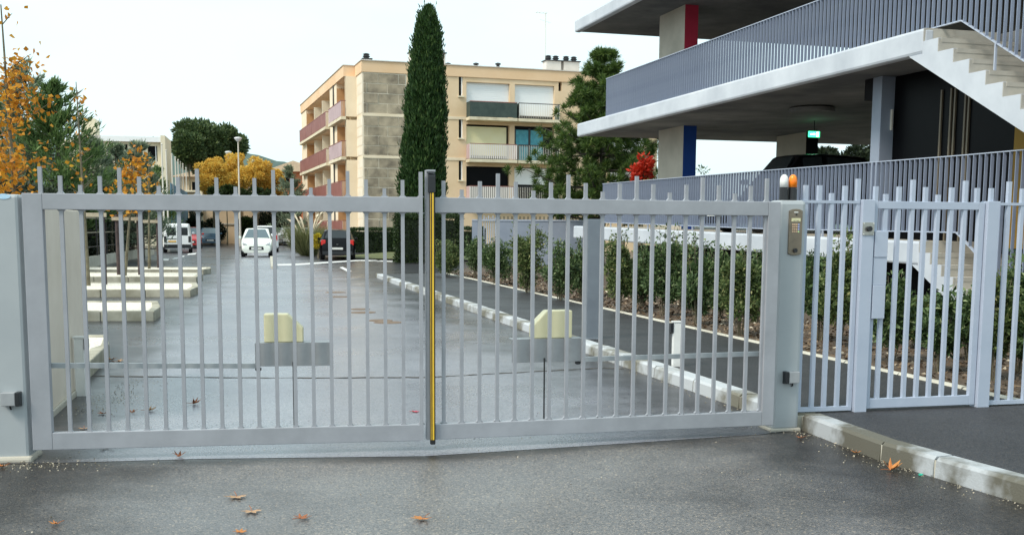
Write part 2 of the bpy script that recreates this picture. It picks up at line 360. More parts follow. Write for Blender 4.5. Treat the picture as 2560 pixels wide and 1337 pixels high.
def kerb_run(name, pts, top, w, z0, z1, mt, seg):
    root = struct(MB().build(name, mt)) if False else bpy.data.objects.new(name, None)
    if root.name not in COL.objects: COL.objects.link(root)
    root['kind'] = 'structure'
    P = [Vector(p) for p in pts]; acc = [0]
    for a, b in zip(P, P[1:]): acc.append(acc[-1] + (b - a).length)
    def at(s):
        for i in range(len(P) - 1):
            if s <= acc[i + 1] or i == len(P) - 2: return P[i] + (P[i + 1] - P[i]) * ((s - acc[i]) / (acc[i + 1] - acc[i]))
    s = 0; R_ = random.Random(3); k_ = 0
    cuts = []
    while s < acc[-1] - .05:
        ln = seg[k_] if isinstance(seg, list) and k_ < len(seg) else (seg[-1] if isinstance(seg, list) else seg); k_ += 1
        cuts.append((s, min(s + ln, acc[-1]))); s += ln
    for s0, s1 in cuts:
        a, b = at(s0 + .010), at(s1 - .010); d = (b - a).normalized(); nrm = Vector((d.y, -d.x)) * top
        dz = R_.uniform(-.004, .004); ch = .022
        prof = [(0, z0), (.012, z1 - ch), (ch + .012, z1), (w, z1), (w, z0)]
        V = [Vector((e.x + nrm.x * q, e.y + nrm.y * q, z + dz)) for e in (a, b) for q, z in prof]
        n = len(prof); mb = MB().add(V, [tuple(range(n)), tuple(range(2 * n - 1, n - 1, -1))] + [(i, (i + 1) % n, n + (i + 1) % n, n + i) for i in range(n)])
        mb.build('kerb_stone', mt, root)
    mb = MB()                                                     # mortar core that fills the joints
    for s0, s1 in cuts:
        a, b = at(s0), at(s1); d = (b - a).normalized(); nrm = Vector((d.y, -d.x)) * top; a = a - d * .012; b = b + d * .012
        q = [a + nrm * .016, b + nrm * .016, b + nrm * (w - .012), a + nrm * (w - .012)]
        mb.add([(p.x, p.y, z) for z in (z0, z1 - .021) for p in q], [(0, 1, 2, 3), (4, 5, 6, 7), (0, 1, 5, 4), (1, 2, 6, 5), (2, 3, 7, 6), (3, 0, 4, 7)])
    mb.build('kerb_core', 'edging', root)
    return root
kerb_run('kerb_road', [kp(-.72)] + [kp(t) for t in (0, 12, 25.6)], 1, .19, -.05, .125, 'kerb', 1.0)
kerb_run('kerb_driveway', FK, -1, .16, -.05, .13, 'kerb_dark', [1.16, .52, .75, .8])
kerb_run('kerb_bed', [ep(-14), ep(0), ep(22)], 1, .08, 0, .135, 'edging', 1.0)
# joint across the road, small covers, paint
jm = MB(); R = random.Random(5); js = [(-5.2, 11.0), (-4.5, 11.2), (-2.46, 11.14), (-.9, 11.26), (.2, 11.75), (1.05, 12.1), (1.3, 12.05)]
jp = []
for a, b in zip(js, js[1:]):
    for i in range(14):
        t = i / 14; jp.append((a[0] + (b[0] - a[0]) * t, a[1] + (b[1] - a[1]) * t + R.uniform(-.015, .015), R.uniform(.008, .035)))
for a, b in zip(jp, jp[1:]):
    jm.quad((a[0], a[1] - a[2], .004), (b[0], b[1] - b[2], .004), (b[0], b[1] + b[2], .004), (a[0], a[1] + a[2], .004))
struct(jm.build('road_joint', 'joint_fill'))
for i, (x, y, r) in enumerate([(840, 731, .26), (850, 742, .22), (900, 773, .2), (908, 781, .24), (950, 801, .22), (970, 806, .24)]):
    p = G(x, y)
    o = MB().lathe([(r, -.01), (r, .005), (r - .02, .008), (.02, .008)], n=18).build('road_cover', 'rust_cover', loc=(p.x, p.y, 0))
    tag(o, 'small flat rusty round cover set in the wet roadway', 'cover', 'round covers in the road')
def paint(px4, name='road_marking'):
    return struct(MB().quad(*[tuple(G(x, y, .004)) for x, y in px4]).build(name, 'white_line'))
for q in ([(405, 646), (424, 646), (420, 651), (401, 651)], [(436, 644), (448, 643), (442, 647), (430, 648)], [(450, 640), (462, 639), (458, 643), (446, 644)], [(470, 634), (492, 632), (488, 636), (468, 637)],
          [(690, 660), (740, 659), (900, 649), (990, 652), (985, 655), (900, 652), (740, 663), (690, 664)], [(848, 668), (857, 667), (880, 678), (868, 679)],
          [(885, 644), (910, 644), (955, 652), (945, 654)]):
    paint(q)

# parking islands on the left
def island(px_poly, label):
    P = [G(x, y, 0) for x, y in px_poly]; c = P[0]; n = len(P)
    t = thing('parking_island', label, 'kerb island', (c.x, c.y, 0))
    inn = []; cen = sum(P, Vector()) / n
    for p in P:
        d = cen - p; inn.append(p + d.normalized() * .16)
    for i in range(n):
        a, b = P[i] - c, P[(i + 1) % n] - c; ai, bi = inn[i] - c, inn[(i + 1) % n] - c
        k_ = max(1, int((b - a).length / 1.0 + .5))
        for j in range(k_):
            f0, f1 = (j + .006) / k_, (j + .994) / k_
            q = [a.lerp(b, f0), a.lerp(b, f1), ai.lerp(bi, f1), ai.lerp(bi, f0)]
            MB().add([(p.x, p.y, z) for z in (-.02, .17) for p in q], [(0, 1, 2, 3), (4, 5, 6, 7), (0, 1, 5, 4), (1, 2, 6, 5), (2, 3, 7, 6), (3, 0, 4, 7)]).build('kerb_stone', 'kerb_old', t, bevel=.015)
    MB().add([(p.x - c.x, p.y - c.y, z) for z in (-.02, .15) for p in inn], [tuple(range(n)), tuple(range(n, 2 * n))] + [(i, (i + 1) % n, n + (i + 1) % n, n + i) for i in range(n)]).build('gravel', 'pale_gravel', t)
    return t
isl = [([(205, 965), (262, 905), (275, 893), (268, 868), (90, 868), (60, 965)], 'low gravel island with rounded concrete kerb just past the cream wall'),
       ([(-20, 803), (386, 802), (402, 790), (396, 774), (-20, 774)], 'gravel parking island without a tree, second past the cream wall'),
       ([(20, 743), (478, 742), (498, 733), (492, 722), (20, 722)], 'gravel parking island holding the bare sapling and first dark stake'),
       ([(60, 706.5), (492, 706), (508, 699), (503, 694), (60, 694)], 'gravel parking island holding two dark stakes and an orange sapling'),
       ([(100, 686.5), (510, 686), (528, 683), (526, 679), (100, 679)], 'last gravel parking island before the painted bays')]
for q, lb in isl: island(q, lb)

# ------------------------------------------------------------------ the sliding-height pickets of the gates
ZB, ZT = .075, 1.808
_pm = {}
def picket(parent, x, z0, z1, w=.025, d=.025, mt='gate_paint', y=0.):
    k_ = (round(z1 - z0, 3), w, d, mt)
    if k_ not in _pm:
        me = MB().box(-w / 2, w / 2, -d / 2, d / 2, 0, z1 - z0)
        _pm[k_] = me.mesh('picket', mt)
    o = put('picket', _pm[k_], parent, (x, y, z0)); return o
H_, M_, L_ = .175, .118, .058
A, B_ = Vector((-3.262, 7.12, 0)), Vector((-.637, 7.53, 0))
FL = Fr(A, math.atan2((B_ - A).y, (B_ - A).x)); LL = (B_ - A).length
tl = frthing('gate_leaf', 'wide grey gate leaf hinged beside the blue-stickered post', 'gate', FL)
x0 = FL.hy(102, 486)[0]; x1 = LL - .0125
MB().box(0, .128, -.03, .03, ZB, ZT).build('stile', 'gate_paint', tl, bevel=.004)
MB().box(.1285, LL, -.03, .03, ZT - .107, ZT).build('top_rail', 'gate_paint', tl, bevel=.004)
MB().box(.1285, LL, -.03, .03, ZB, ZB + .118).build('bottom_rail', 'gate_paint', tl, bevel=.004)
for i in range(21):
    h = (H_, M_, L_, M_)[i % 4]; x = x0 + (x1 - x0) * i / 20
    if i == 0: picket(tl, x, ZT - .01, ZT + h)
    else: picket(tl, x, ZB + .1, ZT + h)
    if i == 20: MB().box(x - .0128, x + .0128, -.031, -.0128, ZB, ZT + h).build('edge_strip', 'gate_paint', tl)
C_, E_ = Vector((-.618, 7.555, 0)), Vector((2.045, 8.22, 0))
FR = Fr(C_, math.atan2((E_ - C_).y, (E_ - C_).x)); LR = (E_ - C_).length
tr_ = frthing('gate_leaf', 'wide grey gate leaf with yellow and black safety edge', 'gate', FR)
MB().box(LR - .10, LR, -.03, .03, ZB, ZT).build('stile', 'gate_paint', tr_, bevel=.004)
MB().box(.0605, LR - .1005, -.03, .03, ZT - .107, ZT).build('top_rail', 'gate_paint', tr_, bevel=.004)
MB().box(.0605, LR - .1005, -.03, .03, ZB, ZB + .112).build('bottom_rail', 'gate_paint', tr_, bevel=.004)
st = MB().box(0, .060, -.03, .03, ZB, ZT + H_).build('lock_stile', 'gate_paint', tr_, bevel=.003)
se = MB().box(.022, .0595, -.058, -.0305, ZB - .03, ZT + .035).build('safety_edge', 'black_rubber', tr_, bevel=.006)
MB().box(.037, .049, -.0615, -.0582, ZB + .005, ZT + .03).build('yellow_stripe', 'yellow_rubber', se)
MB().box(.0245, .0285, -.0605, -.0582, ZB + .005, ZT + .03).build('yellow_stripe', 'yellow_rubber', se)
cp = MB().prism([(-.065, ZT + .035), (-.065, ZT + .145), (-.05, ZT + .165), (-.031, ZT + .165), (-.031, ZT + .035)], 'x', .012, .061).build('end_cap', 'black_plastic', tr_)
MB().box(.0, .062, -.066, .031, ZT + .1755, ZT + .19).build('cap_top', 'gate_paint', tr_, bevel=.003)
xs0 = FR.hy(1108.6, 490)[0]; xs1 = FR.hy(1916, 500)[0]
for i in range(20):
    h = (M_, L_, M_, H_)[i % 4]; x = xs0 + (xs1 - xs0) * i / 19
    picket(tr_, x, ZB + .1, ZT + h)
# small welded gussets where pickets meet the rails
for root, xs, lim in ((tl, [x0 + (x1 - x0) * i / 20 for i in range(1, 21)], 0), (tr_, [xs0 + (xs1 - xs0) * i / 19 for i in range(20)], 0)):
    mb = MB()
    for x in xs:
        for zz, s in ((ZT - .107, -1), (ZT, 1), (ZB + .115, 1)):
            for sx in (-1, 1):
                mb.add([(x + sx * .0126, -.011, zz), (x + sx * .026, -.011, zz), (x + sx * .0126, -.011, zz + s * .014),
                        (x + sx * .0126, .011, zz), (x + sx * .026, .011, zz), (x + sx * .0126, .011, zz + s * .014)], [(0, 1, 2), (3, 4, 5), (1, 2, 5, 4), (0, 1, 4, 3), (0, 2, 5, 3)])
    o = mb.build('weld_fillets', 'gate_paint', root); o['kind'] = 'stuff'

def operator(fr, label, px_plate, px_box, arm, flip):
    y = .05
    u0, zt = fr.hy(px_plate[0], px_plate[1], y); u1, zb = fr.hy(px_plate[2], px_plate[3], y)
    c = (u0 + u1) / 2; base = fr.w(c, y, zb)
    t = thing('gate_operator', label, 'gate motor', base, fr.a)
    hw = (u1 - u0) / 2; hz = zt - zb
    MB().box(-hw, hw, -.005, .002, 0, hz).build('mounting_plate', 'plate_steel', t, bevel=.002)
    MB().box(-hw, hw, .0025, .12, hz - .006, hz - .001).build('plate_flange', 'plate_steel', t)
    b0, bt = fr.hy(px_box[0], px_box[1], y + .02); b1, _ = fr.hy(px_box[2], px_box[3], y + .02)
    b0 -= c; b1 -= c; bt -= zb; w = b1 - b0; hh = bt - hz
    pr = [(b0, hz), (b1, hz), (b1, bt - hh * .50), (b0 + w * .60, bt), (b0, bt)] if not flip else [(b1, hz), (b0, hz), (b0, bt - hh * .52), (b0 + w * .36, bt), (b1, bt)]
    MB().prism(pr, 'y', .016, .135).build('housing', 'cream_plastic', t, bevel=.008)
    ax0, az0 = fr.hy(*arm[0], y); ax1, az1 = fr.hy(*arm[1], y)
    ar = MB().bar((ax0 - c, .022, az0 - zb), (ax1 - c, .022, az1 - zb), .03, .034).build('arm', 'post_paint', t)
    jx = ax0 - c if abs(ax0 - c) < abs(ax1 - c) else ax1 - c
    jz = az0 - zb if abs(ax0 - c) < abs(ax1 - c) else az1 - zb
    MB().lathe([(.014, -.036), (.022, -.03), (.022, -.014), (.014, -.012)], (jx, .022, jz), 10).build('pivot', 'dark_metal', t)
    return t
operator(FL, 'cream gate motor box on the leaf beside the stickered post', (637, 857, 827, 913), (659, 785, 758, 857), [(645, 915), (110, 914)], False)
operator(FR, 'cream gate motor box on the leaf with the safety edge', (1280, 848, 1457, 902), (1333, 777, 1430, 848), [(1447, 899), (1912, 884)], True)
for fr, root, px, yy in ((FL, tl, 733, (905, 1070)), (FR, tr_, 1362, (895, 1050))):
    u, za = fr.hy(px, yy[0], .03); _, zc = fr.hy(px, yy[1], .03)
    MB().tube([(u, .04, zc), (u, .04, za)], .006, 8).build('drop_bolt', 'dark_metal', root)

# gate posts
FPL = Fr((-3.285, 7.10, 0), math.atan2((B_ - A).y, (B_ - A).x))
pl = frthing('gate_post', 'broad pale grey gate post carrying a blue oval sticker', 'post', FPL)
MB().box(-.46, 0, 0, .22, 0, 1.80).build('shaft', 'post_paint', pl, bevel=.022)
MB().box(-.48, .02, -.03, .25, -.03, .035).build('footing', 'concrete_raw', pl, bevel=.02)
u, z = FPL.hy(8, 491, -.002)
MB().prism([(u + .045 * math.cos(a * math.pi / 10), z + .018 * math.sin(a * math.pi / 10)) for a in range(20)], 'y', -.003, .0).build('sticker', 'sticker_blue', pl)
FPR = Fr((2.075, 8.335, 0), rad(12))
pr_ = frthing('gate_post', 'pale grey gate post carrying the intercom and two beacons', 'post', FPR)
MB().box(0, .235, 0, .2, 0, 1.825).build('shaft', 'post_paint', pr_, bevel=.03)
MB().box(-.015, .25, -.015, .215, -.03, .02).build('footing', 'concrete_raw', pr_, bevel=.01)
def photocell(fr, px, py, label, side, yp=0.):
    u, z = fr.hy(px, py, yp - .03); b = fr.w(u, yp, z)
    t = thing('photocell', label, 'sensor', b, fr.a)
    MB().box(-.045, .045, -.055, .003, -.05, .04).build('housing', 'plate_steel', t, bevel=.004)
    MB().prism([(-.06, -.052), (.006, -.06), (.006, .042), (-.06, .042)], 'x', *((.0455, .075) if side > 0 else (-.075, -.0455))).build('lens_cover', 'black_plastic', t, bevel=.004)
    MB().tube([(0, -.02, -.05), (.004, -.015, -.075), (.002, .004, -.08)], .006, 6).build('cable', 'black_rubber', t)
photocell(FPL, 22, 995, 'grey photocell with black side on the stickered gate post', 1)
photocell(FPR, 1983, 941, 'grey photocell with black side below the intercom', -1)
# intercom
u, zt = FPR.hy(1973, 522, -.005); u1, zb = FPR.hy(2018, 638, -.005); uc = .140; W2 = .056; HH = zt - zb
ic = thing('intercom', 'bronze door intercom panel with keypad on the gate post', 'intercom', FPR.w(uc, 0, zb), FPR.a)
arc = [(-W2, .012), (-W2 * .5, .002), (0, 0), (W2 * .5, .002), (W2, .012), (W2, HH - .014), (W2 * .5, HH - .003), (0, HH), (-W2 * .5, HH - .003), (-W2, HH - .014)]
MB().prism(arc, 'y', -.014, .002).build('face_plate', 'bronze_plate', ic, bevel=.003)
def disc(mb, x, z, r, y0, y1, n=14): return mb.prism([(x + r * math.cos(2 * math.pi * a / n), z + r * math.sin(2 * math.pi * a / n)) for a in range(n)], 'y', y0, y1)
disc(MB(), .002, HH - .045, .007, -.018, -.0135).build('camera_lens', 'black_plastic', ic)
MB().box(-.018, .016, -.0165, -.0135, HH - .03, HH - .023).build('badge', 'white_plastic', ic)
ds = MB().box(-.038, .038, -.0165, -.0135, HH - .098, HH - .072).build('display', 'display', ic)
MB().box(-.022, -.005, -.0172, -.0163, HH - .093, HH - .089).box(.002, .024, -.0172, -.0163, HH - .093, HH - .089).build('display_text', 'bronze_plate', ds)
for r_ in range(4):
    for c in range(4):
        MB().box(-.031 + c * .0165, -.0195 + c * .0165, -.018, -.0135, HH - .128 - r_ * .0185, HH - .116 - r_ * .0185).build('key', 'button_blue' if c == 3 and r_ < 3 else ('button_green' if c == 3 else 'button'), ic, bevel=.002)
lk = MB(); disc(lk, 0, .038, .017, -.028, -.0135, 18); lk.build('lock_knob', 'black_plastic', ic)
for sx in (-1, 1):
    for sz in (.02, HH - .02): disc(MB(), sx * .046, sz, .0025, -.016, -.0135, 8).build('screw', 'steel_plate', ic)
def beacon(px, lens, label):
    b = FPR.w(px, .08, 1.825); t = thing('beacon', label, 'beacon light', b, FPR.a)
    MB().lathe([(.034, 0), (.0345, .01), (.034, .10), (.032, .102)], n=20).build('base', 'black_plastic', t, smooth=False)
    MB().lathe([(.0335, .1025), (.0335, .15), (.031, .172), (.025, .188), (.014, .199), (.003, .203)], n=22).build('lens', lens, t, smooth=True)
    MB().lathe([(.0025, 0), (.0025, .004)], (.012, -.0345, .09), 8).build('screw', 'steel_plate', t)
beacon(.075, 'clear_lens', 'clear white beacon light on the intercom post'); beacon(.150, 'orange_lens', 'orange beacon light on the intercom post')

# fence panel, pedestrian gate, fence beyond
FP = Fr((2.31, 8.497, .118), rad(13.6)); ZR = 1.712
def up(px, py=515): return FP.hy(px, py)[0]
f1 = frthing('picket_fence', 'narrow grey fence panel between intercom post and pedestrian gate', 'fence', FP)
ue = up(2146)
MB().box(-.03, ue, -.02, .02, ZR - .022, ZR).build('top_rail', 'fence_paint', f1); MB().box(-.03, ue, -.02, .02, .012, .045).build('bottom_rail', 'fence_paint', f1)
for px, h in ((2013, M_), (2047, M_), (2078, L_), (2111, M_), (2143, H_)): picket(f1, up(px), .03, ZR + h, .032, .032, 'fence_paint')
def ppost(px0, px1, label, name='fence_post', top=ZR + .01):
    a, b = up(px0), up(px1); c = (a + b) / 2; w = (b - a) / 2
    t = thing(name, label, 'post', FP.w(c, 0, -.03), FP.a)
    MB().box(-w, w, -.05, .05, 0, top + .03).build('shaft', 'fence_paint', t, bevel=.004)
    return t, c, w
tp, pc, pw = ppost(2149, 2180, 'square grey post with round latch plate beside pedestrian gate')
zl = FP.hy(2165, 572, -.05)[1]
lp = thing('latch_plate', 'brushed steel plate with black round knob on the gate post', 'door knob', FP.w(pc, -.05, zl), FP.a)
MB().box(-pw + .004, pw - .004, -.006, .002, -.052, .052).build('plate', 'steel_plate', lp, bevel=.002)
disc(MB(), 0, 0, .021, -.03, -.005, 20).build('knob', 'black_plastic', lp)
for sx in (-1, 1):
    for sz in (-1, 1): disc(MB(), sx * (pw - .012), sz * .043, .0045, -.01, -.005, 8).build('screw', 'white_plastic', lp)
g0, g1 = up(2183), up(2459, 520)
FPG = Fr(FP.w(g0, 0, 0), FP.a); WG = g1 - g0
pg = frthing('pedestrian_gate', 'narrow grey pedestrian gate with lock box and pickets', 'gate', FPG)
MB().box(0, .035, -.02, .02, .02, ZR).build('stile', 'fence_paint', pg, bevel=.003); MB().box(WG - .055, WG, -.02, .02, .02, ZR).build('stile', 'fence_paint', pg, bevel=.003)
MB().box(.0355, WG - .0555, -.02, .02, ZR - .062, ZR).build('top_rail', 'fence_paint', pg, bevel=.003); MB().box(.0355, WG - .0555, -.02, .02, .02, .10).build('bottom_rail', 'fence_paint', pg, bevel=.003)
for px, h, full in ((2186, M_, 0), (2213, L_, 1), (2246, M_, 1), (2280, H_, 1), (2312, M_, 1), (2344, L_, 1), (2377, M_, 1), (2411, H_, 1), (2441, M_, 0)):
    x = FPG.hy(px, 515)[0]; picket(pg, max(x, .017), .09 if full else ZR - .01, ZR + h, .032, .032, 'fence_paint')
lw = FPG.hy(2213, 600)[0]
z1, z2, z3, z4 = [FPG.hy(2195, y)[1] for y in (578, 643, 712, 795)]
MB().box(.002, lw - .002, -.045, .03, z2 + .001, z1).build('lock_box', 'fence_paint', pg, bevel=.003)
MB().box(.0, lw, -.04, .03, z3 + .001, z2).build('lock_box', 'fence_paint', pg, bevel=.003)
MB().box(.002, lw - .006, -.047, .03, z4, z3).build('lock_box', 'fence_paint', pg, bevel=.003)
tp2, pc2, pw2 = ppost(2461, 2491, 'square grey hinge post of the pedestrian gate')
picket(tp2, 0, ZR + .02, ZR + M_ + .03, .032, .032, 'fence_paint')
f2s = up(2491); f2 = frthing('picket_fence', 'grey picket fence panel beyond the pedestrian gate hinge post', 'fence', Fr(FP.w(f2s, 0, 0), FP.a))
MB().box(0, 2.4, -.02, .02, ZR - .022, ZR).build('top_rail', 'fence_paint', f2); MB().box(0, 2.4, -.02, .02, .012, .045).build('bottom_rail', 'fence_paint', f2)
d0 = up(2520) - f2s; dd = up(2554) - up(2520)
for i in range(16):
    picket(f2, d0 + dd * i, .03, ZR + (H_, M_, L_, M_)[i % 4], .032, .032, 'fence_paint')

# cream wall and photocell posts inside
FW_ = Fr((-3.86, 8.72, 0), math.atan2(10.60 - 8.72, -4.30 + 3.86))
cw = frthing('wall', 'short cream rendered wall end behind the gate leaf', 'wall', FW_)
MB().box(-.5, 1.93, 0, .25, -.05, 1.74).build('render', 'cream_render', cw, bevel=.01)
MB().box(-.5, 1.9, -.03, -.002, -.05, .05).build('footing', 'concrete_raw', cw, bevel=.008)
def cellpost(px, py, zb, ht, label, side):
    p = G(px, py, zb) if side < 0 else Vector((-4.065, 9.9, 0)); t = thing('sensor_post', label, 'sensor post', p, rad(8))
    MB().box(-.045, .045, -.03, .03, -.02, ht).build('column', 'white_plastic', t, bevel=.005)
    MB().box(-.055, .05, -.035, .035, ht + .001, ht + .018).build('cap', 'white_plastic', t, bevel=.003)
    MB().prism([(-.036, ht - .10), (.0, ht - .12), (.03, ht - .09), (.03, ht - .005), (-.036, ht - .005)], 'x', *((.0455, .08) if side > 0 else (-.08, -.0455))).build('lens_cover', 'black_plastic', t)
cellpost(192, 985, 0, .545, 'short cream photocell post against the cream wall', 1)
cellpost(1690, 915, .118, .475, 'short white photocell post on the walkway kerb', -1)
p = G(1481, 846, .118); hgt = CAMH - .118 + .0
o = MB().box(-.088, .088, -.06, .06, -.03, 1.60).box(-.11, .11, -.085, .085, -.03, .012).build('pillar', 'pillar_paint', loc=p, rz=rad(3), bevel=.006)
tag(o, 'plain dark grey steel pillar standing on the walkway', 'pillar')

# ------------------------------------------------------------------ parking deck building on the right
FG = Fr((7.0, 18.0, 0), rad(15.9))      # local x: into the building, y: away along its edge
def gz(pts): return sum(FG.hx(x, y)[1] for x, y in pts) / len(pts)
Z2T = gz([(1442, 310), (1738, 232), (2060, 135), (2309, 67)]); Z2B = gz([(1442, 340), (1734, 279), (2060, 193), (2272, 138)])
YE2 = FG.hx(1442, 325)[0]; YE3 = FG.hx(1436, 67)[0]; YE1 = FG.hx(1433, 580)[0]
Z3B = FG.hx(1436, 82)[1]; Z3T = FG.hx(1436, 52)[1]
YS = FG.hx(2309, 67)[0]                 # head of the upper stair
z1a = FG.hx(2200, 599); z1b = FG.hx(1507, 568)
SL1 = (z1b[1] - z1a[1]) / (z1b[0] - z1a[0])
def z1(y): return z1a[1] + SL1 * (y - z1a[0])
gar = frthing('parking_deck', 'open concrete parking deck building with curved white slab edges and outside stair', 'building', FG)
XI = 15.0
def slab(name, y0, y1, zt, zb, mt='concrete_white', x1=XI):
    fa = lambda z: z
    o = MB().box(0, .22, y0, y1, zb, zt).build(name, mt, gar, bevel=.05)
    return o
# upper deck
slab('slab_edge', YS - .02, YE2, Z2T, Z2B)
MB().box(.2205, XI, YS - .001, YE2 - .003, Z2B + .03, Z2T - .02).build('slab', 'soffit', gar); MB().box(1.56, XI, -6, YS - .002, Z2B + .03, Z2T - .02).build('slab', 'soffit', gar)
MB().box(.0, .22, YS - .03, YE2, 0, 0) if False else None
# top deck
MB().box(0, .22, -7, YE3, Z3B, Z3T).build('slab_edge', 'concrete_white', gar, bevel=.05)
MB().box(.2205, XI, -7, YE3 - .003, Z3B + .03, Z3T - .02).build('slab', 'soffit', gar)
# lower deck, gently sloping
y0l = FG.hx(2298, 602)[0]; t1 = .40
def slopebox(x0, x1, ya, yb, zo0, zo1):
    return MB().add([(x, y, z1(y) + zo) for zo in (zo0, zo1) for y in (ya, yb) for x in (x0, x1)],
                    [(0, 2, 3, 1), (4, 5, 7, 6), (0, 1, 5, 4), (2, 6, 7, 3), (0, 4, 6, 2), (1, 3, 7, 5)])
slopebox(0, .22, y0l, YE1, -t1, 0).build('slab_edge', 'concrete_white', gar, bevel=.04)
slopebox(.2205, XI, y0l - .001, YE1 - .003, -t1 + .03, -.02).build('slab', 'concrete_raw', gar); slopebox(1.56, XI, -6, y0l - .002, -t1 + .03, -.02).build('slab', 'concrete_raw', gar)
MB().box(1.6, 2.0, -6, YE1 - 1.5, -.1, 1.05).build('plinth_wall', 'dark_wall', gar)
# piers with painted ends
def pier(px, py, zsoff, zfloor, paint_m, wx=.42, wy=1.8):
    p = FG.l(G(px, py, zsoff)); x, y = p.x, p.y      # near corner of the painted end (left edge)
    o = MB().box(x, x + wx, y, y + wy, zfloor, zsoff + .04).build('pier', 'concrete_raw', gar, bevel=.012)
    MB().box(x + .003, x + wx - .003, y - .006, y - .001, zfloor, zsoff + .02).build('painted_end', paint_m, o)
pier(1709, 314, Z2B + .03, 1.3, 'paint_blue'); pier(1713, 12, Z3B + .03, Z2T - .05, 'paint_red')
pier(2016, 330, Z2B + .03, 1.3, 'dark_wall')
p = FG.l(G(2206, 190, Z2B + .03))
MB().box(p.x, p.x + .34, p.y, p.y + .3, 1.2, Z2B + .03).build('steel_column', 'panel_paint', gar, bevel=.01)
MB().box(p.x + .22, p.x + .25, p.y - .05, p.y - .001, 3.55, 3.95).build('conduit', 'lamp_metal', gar)
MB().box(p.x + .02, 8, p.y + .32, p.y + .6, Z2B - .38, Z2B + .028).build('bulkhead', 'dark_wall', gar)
MB().box(p.x + .30, 9, -6, p.y + .45, 1.2, Z2B + .02).build('lobby_wall', 'dark_glass', gar)
for px in (2352, 2376, 2386, 2412, 2421):
    y, _ = FG.hx(px, 320, p.x + .29); MB().box(p.x + .265, p.x + .299, y - .02, y + .02, 1.4, Z2B - .4).build('mullion', 'mullion', gar)
y, _ = FG.hx(2535, 350, p.x + .29); MB().box(p.x + .25, p.x + .298, y - 2.2, y - .05, 1.3, 3.4).build('wall_panel', 'ochre', gar)
MB().lathe([(.55, 0), (.55, .09), (.48, .12), (.1, .14)], (*FG.l(G(2030, 268, Z2B + .03)).xy, Z2B - .10), 24).build('ceiling_light', 'soffit', gar)
ex = FG.l(G(2035, 337, Z2B - .35))
xs = MB().box(ex.x - .17, ex.x + .17, ex.y - .02, ex.y + .02, Z2B - .42, Z2B - .26).build('exit_sign', 'exit_green', gar)
MB().box(ex.x - .13, ex.x - .01, ex.y - .025, ex.y - .021, Z2B - .35, Z2B - .325).prism([(ex.x - .02, Z2B - .37), (ex.x + .03, Z2B - .3375), (ex.x - .02, Z2B - .305)], 'y', ex.y - .025, ex.y - .021).box(ex.x + .06, ex.x + .13, ex.y - .025, ex.y - .021, Z2B - .40, Z2B - .28).build('exit_pictogram', 'exit_white', xs)
MB().bar((ex.x, ex.y, Z2B - .26), (ex.x, ex.y, Z2B + .03), .02, .02).build('sign_hanger', 'dark_metal', gar)
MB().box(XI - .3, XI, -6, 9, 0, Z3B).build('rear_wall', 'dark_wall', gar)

# stairs
def stair(px0, py0, ztop, n, rise, run, thick, width, label, railrot=True):
    ys = FG.hx(px0, py0)[0]; t = []
    prof = [(ys + .001, ztop)]
    for i in range(n):
        prof.append((ys - run * i, ztop - rise * i)); prof.append((ys - run * i, ztop - rise * (i + 1)))
    ye, ze = ys - run * n, ztop - rise * n
    prof.append((ye, ze)); prof += [(ye, ze - thick)]
    return ys, prof, ye, ze
def stair_build(ys, n, rise, run, ztop, zbot0, width, yb0):
    root = gar
    prof = [(ys, ztop)]
    for i in range(n): prof += [(ys - run * i, ztop - rise * (i + 1)), (ys - run * (i + 1), ztop - rise * (i + 1))]
    ye = ys - run * n; ze = ztop - rise * n
    prof += [(ye, ze - (ztop - zbot0) + .05), (yb0, zbot0), (ys, zbot0)]
    MB().prism(prof[::-1], 'x', .002, .06).build('stair_string', 'concrete_white', gar)
    for i in range(n):
        z = ztop - rise * (i + 1); y1 = ys - run * i
        MB().box(.0605, width, y1 - run - .02, y1 - .003, z - .07, z - .002).build('tread', 'riser', gar)
        MB().box(.004, width, y1 - .014, y1 - .002, z + .002, z + rise - .012).build('riser', 'riser', gar)
        MB().box(.0605, width, y1 - .0015, y1 + .06, z - .05, z + rise - .001).build('step_core', 'riser', gar)
    MB().add([(x, y, z) for y, z in ((yb0, zbot0 + .01), (ye, ze - (ztop - zbot0) + .06), (ye, ze - .09), (ys, ztop - rise - .09)) for x in (.0605, width)],
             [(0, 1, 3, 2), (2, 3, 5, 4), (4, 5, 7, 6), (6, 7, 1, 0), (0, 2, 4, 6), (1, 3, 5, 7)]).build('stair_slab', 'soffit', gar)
s6 = FG.hx(2552, 235); RUN = (YS - s6[0]) / 6; RISE = (Z2T - s6[1]) / 6
yb = FG.hx(2272, 138)[0]
stair_build(YS, 14, RISE, RUN, Z2T, Z2B, 1.5, yb)
ysl = y0l; zl = z1(y0l)
stair_build(ysl, 8, .19, .30, zl, zl - t1, 1.5, ysl + .18)

